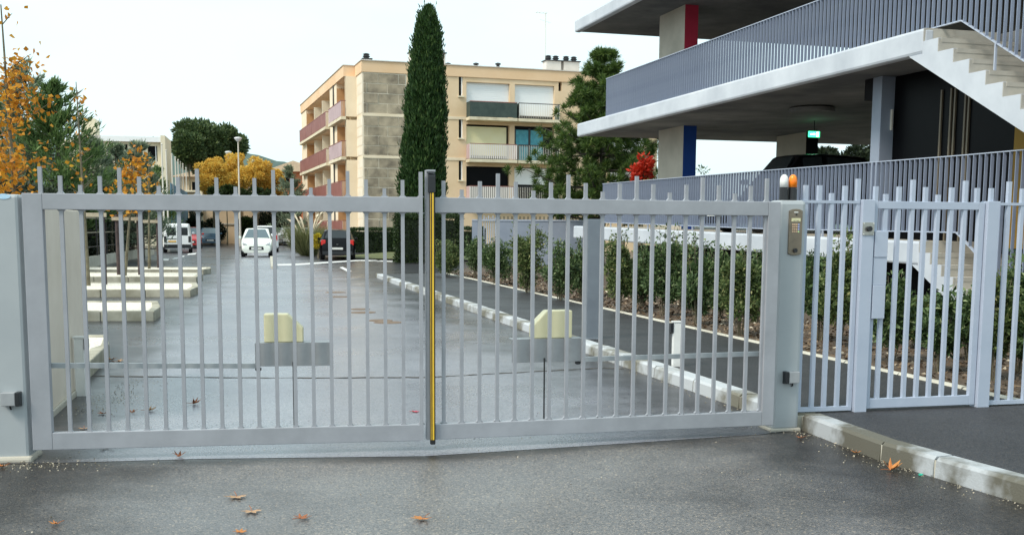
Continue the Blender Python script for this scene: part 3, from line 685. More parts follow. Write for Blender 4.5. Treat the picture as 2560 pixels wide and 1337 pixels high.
# railings: blade balusters, each its own piece
def screen(label, pts, zb, zt, drop):
    """blade railing; beside a stair its top stays level while its foot follows the steps"""
    o = Vector((pts[0][0], pts[0][1], zb[0] - drop[0])); root = thing('deck_railing', label, 'railing', FG.w(*o), FG.a)
    for i in range(len(pts) - 1):
        a, c = Vector((*pts[i], 0)), Vector((*pts[i + 1], 0)); d = c - a; ang = math.atan2(d.y, d.x)
        A_, B2 = a - Vector((o.x, o.y, 0)), c - Vector((o.x, o.y, 0))
        MB().bar(A_ + Vector((0, 0, zt[i] - o.z)), B2 + Vector((0, 0, zt[i + 1] - o.z)), .05, .016).build('top_rail', 'fence_paint', root)
        MB().bar(A_ + Vector((0, 0, zb[i] - o.z)), B2 + Vector((0, 0, zb[i + 1] - o.z)), .05, .02).build('bottom_rail', 'fence_paint', root)
        n = max(2, int(d.length / .135))
        for j in range(n):
            f = (j + .5) / n; p = A_.lerp(B2, f); z0 = zb[i] + (zb[i + 1] - zb[i]) * f - o.z; z1_ = zt[i] + (zt[i + 1] - zt[i]) * f - o.z
            bz = z1_ - z0; k_ = round(bz, 2)
            if k_ not in _bl: _bl[k_] = MB().box(-.005, .005, -.030, .030, 0, 1).mesh('baluster', 'rail_paint') if not _bl else list(_bl.values())[0]
            q = put('baluster', _bl[k_], root, (p.x, p.y, z0), rz=ang); q.scale = (1, 1, bz)
        nf = max(2, int(d.length / 1.3))
        for j in range(nf):
            f = (j + .5) / nf; p = A_.lerp(B2, f); z0 = zb[i] + (zb[i + 1] - zb[i]) * f - o.z
            MB().box(-.012, .012, -.02, .02, -drop[i], 0).box(-.05, .05, -.04, .04, -drop[i], -drop[i] + .012).build('foot', 'fence_paint', root, (p.x, p.y, z0), rz=ang)
_bl = {}
XR = .35
h2 = lambda px, py: FG.hx(px, py, XR)
def line(p, q, n): return p[1] + (q[1] - p[1]) / (q[0] - p[0]) * (n - p[0])
yA = h2(1515, 286)[0]; b2, c2 = h2(2405, 52), h2(2545, 142); yc = b2[0] - 5.0
zt2 = (h2(1515, 197)[1] + h2(1733, 118)[1] + h2(2050, 2)[1]) / 3
screen('blade railing of the upper deck running down past its outside stair', [(XR, yA), (XR, b2[0]), (XR, yc)], [Z2T + .08, b2[1], line(b2, c2, yc)], [zt2, zt2, zt2], [.10, .45])
yL = h2(1507, 500)[0]; m1, b1, c1 = h2(1908, 571.5), h2(2392, 581), h2(2430, 622); yc1 = b1[0] - 3.0
tL, tM, tR = h2(1505, 460), h2(2390, 390), h2(2560, 375)
screen('blade railing of the lower deck running down past its outside stair', [(XR, yL), (XR, m1[0]), (XR, b1[0]), (XR, yc1)], [h2(1507, 556)[1], m1[1], b1[1], line(b1, c1, yc1)], [tL[1], h2(1908, 427)[1], tM[1], line(tM, tR, yc1)], [.16, .16, .16, .4])

# ------------------------------------------------------------------ apartment block
cA = D(905, 152, 70); ANG = math.atan2(4.7, 14.7)
FA = Fr((cA.x, cA.y, 0), ANG)
apt = frthing('apartment_block', 'four storey beige apartment block with stone clad gable and loggias', 'building', FA)
ZROOF = FA.hy(908, 152)[1]; ZFB = FA.hy(908, 180)[1]
zc = [FA.hy(912, y)[1] for y in (286.5, 391.5)]; FLH = zc[0] - zc[1]; ZC = [zc[0] - FLH * i for i in range(-1, 4)]   # string courses
UE = 21.0
def holed(name, mt, lim, holes, plane, parent, depth, recess=None):
    """wall in local frame; plane 'y': (x,z) at y=0 facing -y; plane 'x': (y,z) at x=0 facing -x"""
    us = sorted({lim[0], lim[1], *[h[0] for h in holes], *[h[1] for h in holes]}); zs = sorted({lim[2], lim[3], *[h[2] for h in holes], *[h[3] for h in holes]})
    mb = MB(); P = (lambda u, d, z: (u, d, z)) if plane == 'y' else (lambda u, d, z: (d, u, z))
    inside = lambda u, z: any(h[0] < u < h[1] and h[2] < z < h[3] for h in holes)
    for a, b in zip(us, us[1:]):
        for c, d in zip(zs, zs[1:]):
            if not inside((a + b) / 2, (c + d) / 2): mb.quad(P(a, 0, c), P(b, 0, c), P(b, 0, d), P(a, 0, d))
    for u0, u1, z0, z1_ in [h[:4] for h in holes]:
        mb.quad(P(u0, 0, z0), P(u0, 0, z1_), P(u0, depth, z1_), P(u0, depth, z0)); mb.quad(P(u1, 0, z0), P(u1, 0, z1_), P(u1, depth, z1_), P(u1, depth, z0))
        mb.quad(P(u0, 0, z0), P(u1, 0, z0), P(u1, depth, z0), P(u0, depth, z0)); mb.quad(P(u0, 0, z1_), P(u1, 0, z1_), P(u1, depth, z1_), P(u0, depth, z1_))
    return mb.build(name, mt, parent)
au = lambda px, py=250: FA.hy(px, py)[0]
az = lambda px, py: FA.hy(px, py)[1]
wu0, wu1 = au(1147), au(1157); b10, b11, b20, b21 = au(1166), au(1274), au(1287), au(1386)
wz = [(az(1150, 240 + 105 * i), az(1150, 192 + 105 * i)) for i in range(3)]
fz = [az(1200, 296 + 104 * i) for i in range(3)]            # balcony floor levels on the main facade
holes = [(wu0, wu1, a, b) for a, b in wz]
for f in fz: holes += [(b10, b11, f, f + 2.35), (b20, b21, f, f + 2.35)]
holes += [(au(1396), au(1404), az(1400, 228), az(1400, 206))]
holes += [(b21 + 3.0, b21 + 3.4, f + .9, f + 2.0) for f in fz] + [(b21 + 4.2, b21 + 6.9, f, f + 2.3) for f in fz]
front = holed('wall', 'apt_wall', (2.9, UE, -.1, ZFB), holes, 'y', apt, .35)
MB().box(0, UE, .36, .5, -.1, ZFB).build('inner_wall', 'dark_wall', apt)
for i, (a, b) in enumerate(wz):
    w = MB().box(wu0 - .02, wu1 + .02, .12, .14, a, b).build('window', 'dark_glass', apt)
    MB().box(wu1 - .09, wu1 + .0, .08, .119, a, b).build('frame', 'shutter_white', w)
    MB().box(wu0 - .06, wu1 + .08, -.12, -.002, a - .1, a - .005).build('sill', 'slab_edge', w)
def shutter(u0, u1, z0, z1_, mt):
    o = MB().box(u0, u1, .22, .27, z0, z1_).build('roller_shutter', mt, apt)
    mb = MB()
    zz = z0 + .06
    while zz < z1_ - .05: mb.box(u0 + .01, u1 - .01, .205, .2195, zz, zz + .11); zz += .125
    mb.build('shutter_slats', mt, o)
def balcony(u0, u1, f, kind, slabm='slab_edge'):
    s = MB().box(u0, u1, -.95, -.003, f - .2, f).build('balcony_slab', slabm, apt)
    r_ = MB().box(u0 + .02, u1 - .02, -.93, -.89, f + .98, f + 1.03).build('balcony_rail', 'screen_red' if kind != 'bars' else 'dark_metal', apt)
    if kind == 'green': MB().box(u0 + .03, u1 - .03, -.92, -.90, f + .03, f + .975).build('screen', 'screen_green', r_)
    else:
        n = int((u1 - u0) / (.13 if kind == 'slats' else .12)); w = .045 if kind == 'slats' else .010
        for i in range(n): 
            x = u0 + .05 + (u1 - u0 - .1) * i / (n - 1)
            MB().box(x - w, x + w, -.925, -.905, f + .04, f + .975).build('slat', 'slat_white' if kind == 'slats' else 'lamp_metal', r_)
    for x in (u0 + .03, u1 - .05): MB().box(x, x + .02, -.88, -.01, f + .03, f + 1.0).build('side_screen', 'screen_pink' if kind == 'slats' else 'screen_green', r_)
for i, f in enumerate(fz):
    balcony(b10 - .03, b11 + .27, f, ('green', 'slats', 'slats')[i]); balcony(b20 - .02, b21 + .1, f, 'bars')
shutter(b10, b11, fz[0] + .3, fz[0] + 2.3, 'shutter_white'); shutter(b20, b21, fz[0] + .3, fz[0] + 2.3, 'shutter_white')
shutter(b10, b11 - .15, fz[1] + .3, fz[1] + 2.2, 'shutter_cream')
for (u0, u1) in ((b20 + .15, b20 + 1.05), (b20 + 1.2, b20 + 2.1)):
    w = MB().box(u0, u1, .2, .23, fz[1] + .02, fz[1] + 2.1).build('window', 'teal_curtain', apt)
    MB().box(u0 - .08, u0 - .002, .17, .25, fz[1], fz[1] + 2.2).box(u1 + .002, u1 + .06, .17, .25, fz[1], fz[1] + 2.2).box(u0, u1, .17, .199, fz[1] + 1.0, fz[1] + 1.06).build('frame', 'dark_metal', w)
shutter(b20, b21, fz[2] + 1.2, fz[2] + 2.3, 'shutter_white'); MB().box(b10, b11, .25, .27, fz[2], fz[2] + 2.3).build('window', 'dark_glass', apt)
for f in fz:
    shutter(b21 + 4.2, b21 + 6.9, f + .4, f + 2.25, 'shutter_white'); balcony(b21 + 4.1, b21 + 7.0, f, 'bars')
# string courses, fascia, roof
for z in ZC[1:]: MB().box(2.9, b10 - .05, -.04, -.002, z - .09, z + .09).build('string_course', 'apt_side', apt)
MB().box(-.05, UE, -.06, .5, ZFB, ZROOF).build('fascia', 'apt_fascia', apt)
MB().box(-.10, UE, -.12, .54, ZROOF + .001, ZROOF + .06).build('coping', 'chimney', apt)
# stone cladding on the corner
MB().box(.0, 2.9, .001, .3, -.1, ZFB).build('cladding_base', 'mortar', apt)
ust = [au(908), au(947), au(998), au(1049)]; SW = ust[2] - ust[1]
R = random.Random(9); _st = {}
for fl in range(4):
    zt = (ZFB - .05) if fl == 0 else ZC[fl] - .10; zb = ZC[fl + 1] + .10
    rh = (zt - zb) / 4
    for r_ in range(4):
        z1_ = zt - rh * r_; z0 = z1_ - rh
        cuts = [.06, .06 + SW * .72, .06 + SW * 1.72] if r_ % 2 == 0 else [.06, .06 + SW * .17, .06 + SW * 1.17]
        cuts = [c for c in cuts] + [2.86 if cuts[-1] < 2.5 else 2.88]
        for a, b in zip(cuts, cuts[1:]):
            if b - a < .1: continue
            e = R.uniform(.015, .055)
            MB().box(a + .025, b - .025, -e, .0005, z0 + .03, z1_ - .03).build('cladding_stone', 'stone_clad', apt)
    if fl < 4: MB().box(-.02, 2.9, -.05, -.0, ZC[fl + 1] - .085, ZC[fl + 1] + .085).build('string_course', 'apt_side', apt)
# side facade (x = 0 plane): v measured from pixels
XP = .74
v_st = FA.hx(890, 300)[0]
vv = lambda px: FA.hx(px, 300, -XP)[0]
vA0, vA1, vB0, vB1, vE = vv(865), vv(842), vv(825), vv(766), vv(753.5)
VE = vE + 1.5
sf = [FA.hx(866, y, -XP)[1] for y in (290.5, 391.5)]; sfl = [sf[0] - (sf[0] - sf[1]) * i for i in range(4)]
sh = []
for i, f in enumerate(sfl):
    tp_ = ZFB - .02 if i == 0 else sfl[i - 1] - .22
    sh += [(vA0, vA1, f, tp_), (vB0, vB1, f, tp_)]
o = holed('wall', 'apt_side', (v_st, vE, -.1, ZFB), sh, 'x', apt, 1.2); o.location.x = -XP
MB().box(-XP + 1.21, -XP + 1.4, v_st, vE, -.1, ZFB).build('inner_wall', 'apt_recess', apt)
MB().box(0, .3, .3005, v_st + .3, -.1, ZFB).build('side_wall', 'apt_side', apt)
MB().box(-XP + .002, -.001, v_st - .012, v_st - .001, -.1, ZFB).build('pilaster', 'apt_side', apt)
MB().box(0, .3, vE - .2, VE, -.1, ZFB).build('side_wall', 'apt_side', apt); MB().box(-XP, 0, vE + .001, vE + .02, -.1, ZFB).build('pilaster', 'apt_side', apt)
MB().box(.31, UE, VE - .3, VE, -.1, ZFB).build('end_wall', 'apt_side', apt); MB().box(UE - .3, UE, .51, VE - .31, -.1, ZFB).build('end_wall', 'apt_side', apt)
MB().box(-.06, .499, .501, v_st - .1, ZFB + .002, ZROOF - .004).build('fascia', 'apt_fascia', apt)
MB().box(-XP - .08, .499, v_st - .08, vE + .05, ZFB + .002, ZROOF - .004).build('fascia', 'apt_fascia', apt); MB().box(-.06, .499, vE + .06, VE, ZFB + .002, ZROOF - .004).build('fascia', 'apt_fascia', apt)
MB().box(-.11, .53, .541, v_st - .13, ZROOF + .001, ZROOF + .06).build('coping', 'chimney', apt); MB().box(-XP - .13, .53, v_st - .12, vE + .1, ZROOF + .001, ZROOF + .06).build('coping', 'chimney', apt)
MB().box(.4, UE, .54, VE, ZROOF - .1, ZROOF - .05).build('roof', 'chimney', apt)
MB().tube([(-.42, v_st - .10, 0), (-.42, v_st - .10, ZFB)], .06, 8).build('downpipe', 'apt_side', apt)
for px in (836,): MB().tube([(-XP - .06, vv(px), 0), (-XP - .06, vv(px), ZFB)], .05, 6).build('downpipe', 'dark_metal', apt)
for fl in range(4):                                       # stone blocks wrap the corner
    zt = (ZFB - .05) if fl == 0 else ZC[fl] - .10; zb = ZC[fl + 1] + .10; rh = (zt - zb) / 4
    for r_ in range(4):
        MB().box(-R.uniform(.01, .03), .0, .06, v_st - .06, zt - rh * (r_ + 1) + .03, zt - rh * r_ - .03).build('cladding_stone', 'mortar', apt)
        MB().box(-R.uniform(.01, .03), .0, vE + .08, VE - .06, zt - rh * (r_ + 1) + .03, zt - rh * r_ - .03).build('cladding_stone', 'mortar', apt)
PJ = .34
for k_, (a, b) in enumerate(((vA0, vv(832)), (vB0, vv(757)))):
    for i, f in enumerate(sfl):
        X0 = -XP - PJ; X1 = -XP - .003
        MB().box(X0, X1, a, b, f - .2, f).build('balcony_slab', 'slab_edge', apt)
        r_ = MB().box(X0 + .01, X0 + .05, a + .03, b - .03, f + 1.0, f + 1.05).build('balcony_rail', 'screen_red', apt)
        nn = 4 if k_ else 1
        for j in range(nn):
            c0 = a + .06 + (b - a - .1) * j / nn; c1 = a + .04 + (b - a - .1) * (j + 1) / nn - .05
            MB().box(X0 + .02, X0 + .04, c0, c1, f + .04, f + .985).build('screen', ('screen_pink' if k_ == 0 and i < 2 else 'screen_red'), r_)
        MB().box(X0 + .05, X1, a + .03, a + .06, f + 1.0, f + 1.05).build('balcony_rail', 'screen_red', apt)
        for j in range(4): MB().box(X0 + .03 + j * .09, X0 + .045 + j * .09, a + .04, a + .055, f + .01, f + .99).build('bar', 'slat_white', r_)
        if k_:
            for q in (805, 785):
                c = vv(q); MB().box(-XP + .02, -XP + 1.2, c - .08, c + .08, f + .001, f + 2.3).build('partition', 'apt_partition', apt)
            MB().box(-XP + .02, -XP + 1.2, b - .0, b + .1, f + .001, f + 2.3).build('partition', 'apt_recess', apt) if False else None
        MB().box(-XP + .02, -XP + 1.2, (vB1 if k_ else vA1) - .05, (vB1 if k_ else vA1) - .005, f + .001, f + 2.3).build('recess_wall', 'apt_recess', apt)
# chimneys
def chim(px0, px1, pyt, back, label_caps=1):
    u0, zt = FA.hy(px0, pyt, back); u1, _ = FA.hy(px1, pyt, back)
    c = MB().box(u0, u1, back, back + .8, ZROOF - .08, zt).build('chimney', 'chimney', apt)
    MB().box(u0 - .08, u1 + .08, back - .08, back + .88, zt + .001, zt + .07).build('chimney_cap', 'dark_metal', c)
    n = label_caps
    for i in range(n):
        x = u0 + (u1 - u0) * (i + .5) / n
        MB().lathe([(.18, .071), (.18, .2), (.25, .21), (.25, .26), (.18, .27), (.18, .36), (.26, .37), (.1, .44)], (x, back + .4, zt), 10).build('cowl', 'dark_metal', c)
chim(909, 928, 148, 1.2); chim(1027, 1060, 131, 2.5); chim(1086, 1114, 133, 2.5); chim(1366, 1403, 152, 3, 2); chim(1410, 1449, 154, 3, 2)
for px in (1120, 1190, 1245):
    u, z = FA.hy(px, 163, 1.0); MB().lathe([(.12, -1), (.12, .0), (.2, .02), (.2, .1), (.05, .15)], (u, 1.0, z), 8).build('roof_vent', 'dark_metal', apt)
u, z = FA.hy(1364, 30, 3.5)
an = thing('roof_aerial', 'thin television aerial standing on the apartment roof', 'aerial', FA.w(u, 3.5, ZROOF - .06), FA.a)
MB().tube([(0, 0, 0), (0, 0, z - ZROOF)], .03, 6).build('mast', 'lamp_metal', an); MB().bar((-.75, 0, z - ZROOF - .05), (.1, 0, z - ZROOF - .05), .03, .03).build('boom', 'lamp_metal', an)
for x in (-.7, -.45, -.2, .05): MB().bar((x, -.3, z - ZROOF - .02), (x, .3, z - ZROOF - .02), .02, .02).build('element', 'lamp_metal', an)
MB().bar((-.4, 0, z - ZROOF - .5), (.4, 0, z - ZROOF - .7), .02, .02).build('element', 'lamp_metal', an)

# ------------------------------------------------------------------ grey enclosure behind the walk
cE = D(1180, 620, 42); FE = Fr((cE.x, cE.y, 0), rad(4))
en = frthing('grey_enclosure', 'grey sheet metal yard enclosure with a picket wicket', 'enclosure', FE)
eu = lambda px: FE.hy(px, 580)[0]; ez = FE.hy(1300, 549)[1]
MB().box(eu(1180), eu(1205), -.03, .03, 0, ez).build('panel', 'panel_paint', en)
for a, b in ((1246, 1330), (1331, 1415), (1416, 1500)): MB().box(eu(a), eu(b), -.03, .03, 0, ez).build('panel', 'panel_paint', en)
MB().box(eu(1180), eu(1500), -.05, -.031, ez - .06, ez).build('rail', 'fence_paint', en)
for i in range(7): picket(en, eu(1210 + i * 5.6), .05, ez + (.15, .08)[i % 2], .035, .03, 'fence_paint')
for i in range(24): picket(en, eu(1250 + i * 10), ez - .02, ez + .12, .035, .03, 'dark_metal', .05)

# ------------------------------------------------------------------ cars
def car(name, label, base, rz, Lc, W, H, body, kind='hatch', glass='car_glass', front=True):
    t = thing(name, label, 'van' if kind == 'van' else 'car', base, rz)
    w = W / 2; hb = .60 * H + .03
    if kind == 'van':   # (f from front 0..1, top z, belt z, roof half width)
        S = [(0, .55, .50, .86), (.02, .80, .72, .90), (.22, 1.00, .96, .90), (.36, H - .03, 1.02, .84), (.5, H, 1.02, .84), (.9, H, 1.02, .84), (.985, H - .03, 1.02, .83), (1, H - .12, 1.0, .83)]
    else:
        S = [(0, .50, .44, .80), (.02, .66, .58, .88), (.10, .76, .70, .90), (.26, .95, .90, .88), (.44, H - .04, hb, .74), (.58, H, hb, .74), (.84, H - .05, hb + .03, .72), (.965, hb + .10, hb, .80), (.985, hb - .02, hb - .1, .9), (1, .62, .55, .93)]
    sec = []
    for f, zt, zb, wr in S:
        e = 1 - (.12 if f < .03 or f > .97 else (.03 if f < .12 else 0))
        y = Lc * (.5 - f)
        sec.append([(w * .86 * e, y, .22), (w * e, y, .34), (w * e * 1.0, y, min(.62, zb - .02)), (w * .975 * e, y, zb), (w * wr * e, y, zt - .03), (w * wr * e * .8, y, zt), (0, y, zt + .012)])
    V = []; F = []; n = 7
    for s in sec: V += s + [(-x, y, z) for x, y, z in s[-2::-1]]
    m_ = 13
    for i in range(len(sec) - 1): F += [(i * m_ + j, i * m_ + j + 1, (i + 1) * m_ + j + 1, (i + 1) * m_ + j) for j in range(m_ - 1)]
    F += [tuple(range(m_)), tuple(range((len(sec) - 1) * m_, len(sec) * m_)), ] + [(i * m_, (i + 1) * m_, (i + 1) * m_ + m_ - 1, i * m_ + m_ - 1) for i in range(len(sec) - 1)]
    b = MB().add(V, F).build('body', body, t, smooth=True); bv = b.modifiers.new('bevel', 'BEVEL'); bv.width = .03; bv.segments = 2; bv.limit_method = 'ANGLE'; bv.angle_limit = rad(25)
    b.data.set_sharp_from_angle(angle=rad(38))
    def patch(i, j0, j1, i2=None, sx=.86, off=.012):        # glass patch over section strip
        q = [Vector(sec[i][j0]), Vector(sec[i + 1 if i2 is None else i2][j0]), Vector(sec[i + 1 if i2 is None else i2][j1]), Vector(sec[i][j1])]
        c = sum(q, Vector()) / 4; return [c + (p - c) * sx for p in q], c
    k3, k4 = 3, 4
    ws = 2 if kind == 'van' else 3
    def across(i, sx, sz, mt, name_, out):                    # window across the car between sections i, i+1
        a, b_ = sec[i], sec[i + 1]
        lo, hi = (a, b_) if a[5][2] < b_[5][2] else (b_, a)
        q = [Vector((lo[4][0] * sx, lo[4][1], lo[4][2])), Vector((-lo[4][0] * sx, lo[4][1], lo[4][2])), Vector((-hi[5][0] * sx, hi[5][1], hi[5][2])), Vector((hi[5][0] * sx, hi[5][1], hi[5][2]))]
        c = sum(q, Vector()) / 4; q = [Vector((p.x, c.y + (p.y - c.y) * sz, c.z + (p.z - c.z) * sz)) + Vector(out) for p in q]
        mb = MB().add(q + [p - Vector(out) * 1.2 for p in q], [(0, 1, 2, 3), (4, 5, 6, 7), (0, 1, 5, 4), (1, 2, 6, 5), (2, 3, 7, 6), (3, 0, 4, 7)])
        return mb.build(name_, mt, t)
    across(ws, .93, .84, glass, 'windscreen', (0, .02, .035))
    if kind == 'van':
        for sx in (-1, 1):
            MB().box(*sorted((sx * .07, sx * w * .72)), -Lc / 2 - .012, -Lc / 2 + .05, 1.02, H - .22).build('rear_window', 'car_glass_dark', t, bevel=.03)
            MB().box(*sorted((sx * .74 * w, sx * .92 * w)), -Lc / 2 - .012, -Lc / 2 + .05, .62, .98).build('tail_light', 'dark_metal', t)
        MB().box(-.012, .012, -Lc / 2 - .006, -Lc / 2 + .02, .5, H - .15).build('door_gap', 'dark_metal', t)
        MB().box(-w * .93, w * .93, -Lc / 2 - .05, -Lc / 2 + .1, .28, .50).build('rear_bumper', 'black_plastic', t, bevel=.03)
        MB().box(-w * .72, -.05, -Lc / 2 - .012, -Lc / 2 + .02, .80, .845).build('trim', 'dark_metal', t)
        MB().box(-.52, -.08, -Lc / 2 - .02, -Lc / 2 + .02, .62, .72).build('number_plate', 'plate_yellow', t)
        side = [(3, 5)]
    else:
        across(6, .92, .80, glass, 'rear_window', (0, -.03, .03))
        side = [(4, 5), (5, 6)]
        for sx in (-1, 1):
            MB().prism([(sx * w * .58, .62), (sx * w * .90, .66), (sx * w * .88, .78), (sx * w * .62, .70)], 'y', Lc * .455, Lc * .488).build('headlight', 'headlight', t, bevel=.02)
            MB().box(*sorted((sx * w * .66, sx * w * .93)), -Lc * .49, -Lc * .455, .70, hb + .05).build('tail_light', 'tail_red', t, bevel=.03)
        MB().prism([(-.40, .36), (.40, .36), (.36, .55), (-.36, .55)], 'y', Lc * .48, Lc * .502).build('grille', 'black_plastic', t, bevel=.03)
        MB().box(-.26, .26, Lc * .497, Lc * .506, .40, .50).build('number_plate', 'plate_white', t)
        MB().box(-w * .86, w * .86, Lc * .47, Lc * .4985, .24, .33).build('front_bumper', 'black_plastic', t, bevel=.02)
        MB().box(-w * .86, w * .86, -Lc * .503, -Lc * .45, .24, .42).build('rear_bumper', 'black_plastic', t, bevel=.02)
        MB().box(-.26, .26, -Lc * .507, -Lc * .496, .50, .60).build('number_plate', 'plate_white', t)
        MB().lathe([(.05, 0), (.05, .02), (.02, .022)], (0, -Lc * .497, .74), 10).build('badge', 'rim', t)
    for i, i2 in side:
        for sx in (-1, 1):
            q, c = patch(i, 3, 4, i2, .84); q = [Vector((sx * (p.x + .012), p.y, p.z)) for p in q]
            MB().add(q + [Vector((p.x - sx * .03, p.y, p.z)) for p in q], [(0, 1, 2, 3), (4, 5, 6, 7), (0, 1, 5, 4), (1, 2, 6, 5), (2, 3, 7, 6), (3, 0, 4, 7)]).build('side_window', glass, t)
    ri = .30
    for sy in (.315, -.31):
        for sx in (-1, 1):
            x = sx * (w - .10); wh = MB()
            for r0, xa, xb in ((ri, x - .10, x + .105),): wh.prism([(Lc * sy + r0 * math.cos(a * math.pi / 10), .30 + r0 * math.sin(a * math.pi / 10)) for a in range(20)], 'x', xa, xb)
            wo = wh.build('wheel', 'tyre', t, bevel=.02)
            MB().prism([(Lc * sy + .2 * math.cos(a * math.pi / 7), .30 + .2 * math.sin(a * math.pi / 7)) for a in range(14)], 'x', *sorted((x + sx * .106, x + sx * .112))).build('rim', 'rim', wo)
    for sx in (-1, 1):
        MB().box(*sorted((sx * w * 1.01, sx * (w + .17))), Lc * .17, Lc * .21, hb + .02, hb + .15).build('mirror', body, t, bevel=.03)
    return t
def gp(px, py): p = G(px, py); return (p.x, p.y, 0)
p = gp(441, 632); car('parked_van', 'white panel van parked with its rear doors towards the gate', (p[0] - .5, p[1] + 1.9, 0), .30, 4.0, 1.66, 1.72, 'car_white2', 'van', 'car_glass')
p = gp(452, 621); car('parked_car', 'red hatchback parked beyond the white van', (p[0], p[1] + 2.2, 0), math.pi + .30, 3.8, 1.62, 1.5, 'car_red')
p = gp(462, 617); car('parked_car', 'dark blue car parked last in the row past the van', (p[0] + .2, p[1] + 6, 0), math.pi + .30, 3.9, 1.62, 1.45, 'car_blue')
p = gp(641, 643); car('parked_car', 'small white car facing the gate with black oval grille', (p[0] - .35, p[1] + 1.75, 0), math.pi + .20, 3.45, 1.58, 1.48, 'car_white')
p = gp(640, 634); car('parked_car', 'white car half hidden behind the small white car', (p[0] - .6, p[1] + 5, 0), .22, 3.8, 1.6, 1.62, 'car_white2', glass='car_glass_dark')
p = gp(706, 614); car('parked_car', 'silver hatchback parked by the pampas grass, farther of two', (p[0] + .9, p[1] + 1.2, 0), -1.0, 3.9, 1.66, 1.5, 'car_silver')
p = gp(742, 617); car('parked_car', 'white hatchback parked partly behind the pampas grass', (p[0] + .8, p[1] + 1.2, 0), -1.0, 3.9, 1.66, 1.5, 'car_white2')
p = gp(843, 650); car('parked_car', 'black hatchback parked with red tail lights towards the gate', (p[0] - .3, p[1] + 2.0, 0), .16, 3.95, 1.68, 1.46, 'car_black', glass='car_glass_dark')
q = FG.w(2.6, 8.7, z1(8.7) - .015); car('parked_car', 'black people carrier parked on the lower deck', q, FG.a + math.pi / 2, 4.5, 1.8, 1.95, 'car_black', glass='car_glass_dark')

# ------------------------------------------------------------------ far setting: walls, houses, lamps, hills
def box_thing(name, label, cat, x0, x1, y0, y1, z0, z1_, mt, rz=0.):
    c = ((x0 + x1) / 2, (y0 + y1) / 2, z0); t = thing(name, label, cat, c, rz)
    MB().box(x0 - c[0], x1 - c[0], y0 - c[1], y1 - c[1], 0, z1_ - z0).build('wall', mt, t); return t, c
a, b = D(415, 600, 98), D(735, 600, 101)
t, c = box_thing('boundary_wall', 'long beige rendered wall closing the end of the car park', 'wall', a.x, b.x, 98, 98.5, -.1, D(500, 480, 98).z, 'far_wall')
hh = D(500, 480, 98).z
for px in (505, 598, 690): MB().box(D(px - 3, 500, 98).x - c[0], D(px + 3, 500, 98).x - c[0], -.45, -.26, 0, hh + .1).build('pilaster', 'house_cream', t)
MB().box(a.x - c[0], b.x - c[0], -.42, -.26, hh + .1, hh + .25).build('coping', 'house_cream', t)
MB().box(D(530, 500, 98).x - c[0], D(590, 500, 98).x - c[0], -.33, -.2505, 1.8, 1.95).build('ledge', 'concrete_raw', t)
# house on the left
h0 = D(404, 400, 86); FH = Fr((h0.x, h0.y, 0), rad(13))
th = frthing('villa', 'cream flat roofed house with white fascia behind the conifers', 'house', FH)
hu = lambda px, y=0.: FH.hy(px, 400, y)[0]
hz = lambda py: FH.hy(330, py)[1]
hs = [(hu(a_), hu(b_), hz(c_), hz(d_)) for a_, b_, c_, d_ in ((270, 296, 383, 362), (312, 320, 376, 361), (370, 394, 402, 364), (372, 393, 450, 418))]
holed('wall', 'house_cream', (hu(150), -.005, -.1, hz(352)), hs, 'y', th, .3)
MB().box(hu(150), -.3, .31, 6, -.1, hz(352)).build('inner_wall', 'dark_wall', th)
for h in hs:
    w = MB().box(h[0], h[1], .2, .22, h[2], h[3]).build('window', 'dark_glass', th); MB().box((h[0] + h[1]) / 2 + .2, (h[0] + h[1]) / 2 + .27, .15, .199, h[2], h[3]).build('frame', 'shutter_white', w)
MB().box(hu(255), -.001, -.4, 5, hz(355), hz(342)).build('fascia', 'shutter_white', th)
MB().box(hu(190), hu(254.5), -.4, 5, hz(353), hz(341)).build('fascia', 'chimney', th)
MB().box(0, .35, -.45, 5, -.1, hz(338)).build('pier', 'house_cream', th)
MB().box(hu(206, 1), hu(241, 1), 1, 3.4, hz(341), hz(296)).build('chimney', 'house_cream', th)
# tiled houses behind the gold trees
def house(label, px0, px1, py_eave, py_ridge, Y, dep=9, wallm='far_wall'):
    x0, x1 = D(px0, 450, Y).x, D(px1, 450, Y).x; cx = (x0 + x1) / 2; ze = D(px0, py_eave, Y).z; zr = D(px0, py_ridge, Y).z; w = (x1 - x0) / 2
    t = thing('tiled_house', label, 'house', (cx, Y, 0))
    MB().box(-w, w, 0, dep, -.1, ze).build('wall', wallm, t)
    r_ = MB().prism([(-w - .5, ze - .05), (w + .5, ze - .05), (0, zr)], 'y', -.6, dep + .5).build('roof', 'roof_tile', t)
    MB().box(-w * .5, -w * .2, -.05, -.001, ze - 1.9, ze - .6).build('window', 'dark_glass', t)
    MB().box(w * .4, w * .4 + .7, 2, 2.8, ze, zr + .6).build('chimney', 'terracotta', r_)
house('low tiled house half hidden by the gold trees', 440, 600, 441, 420, 118)
house('tiled house beside the apartment block behind the gold trees', 672, 800, 428, 402, 125, wallm='terracotta')
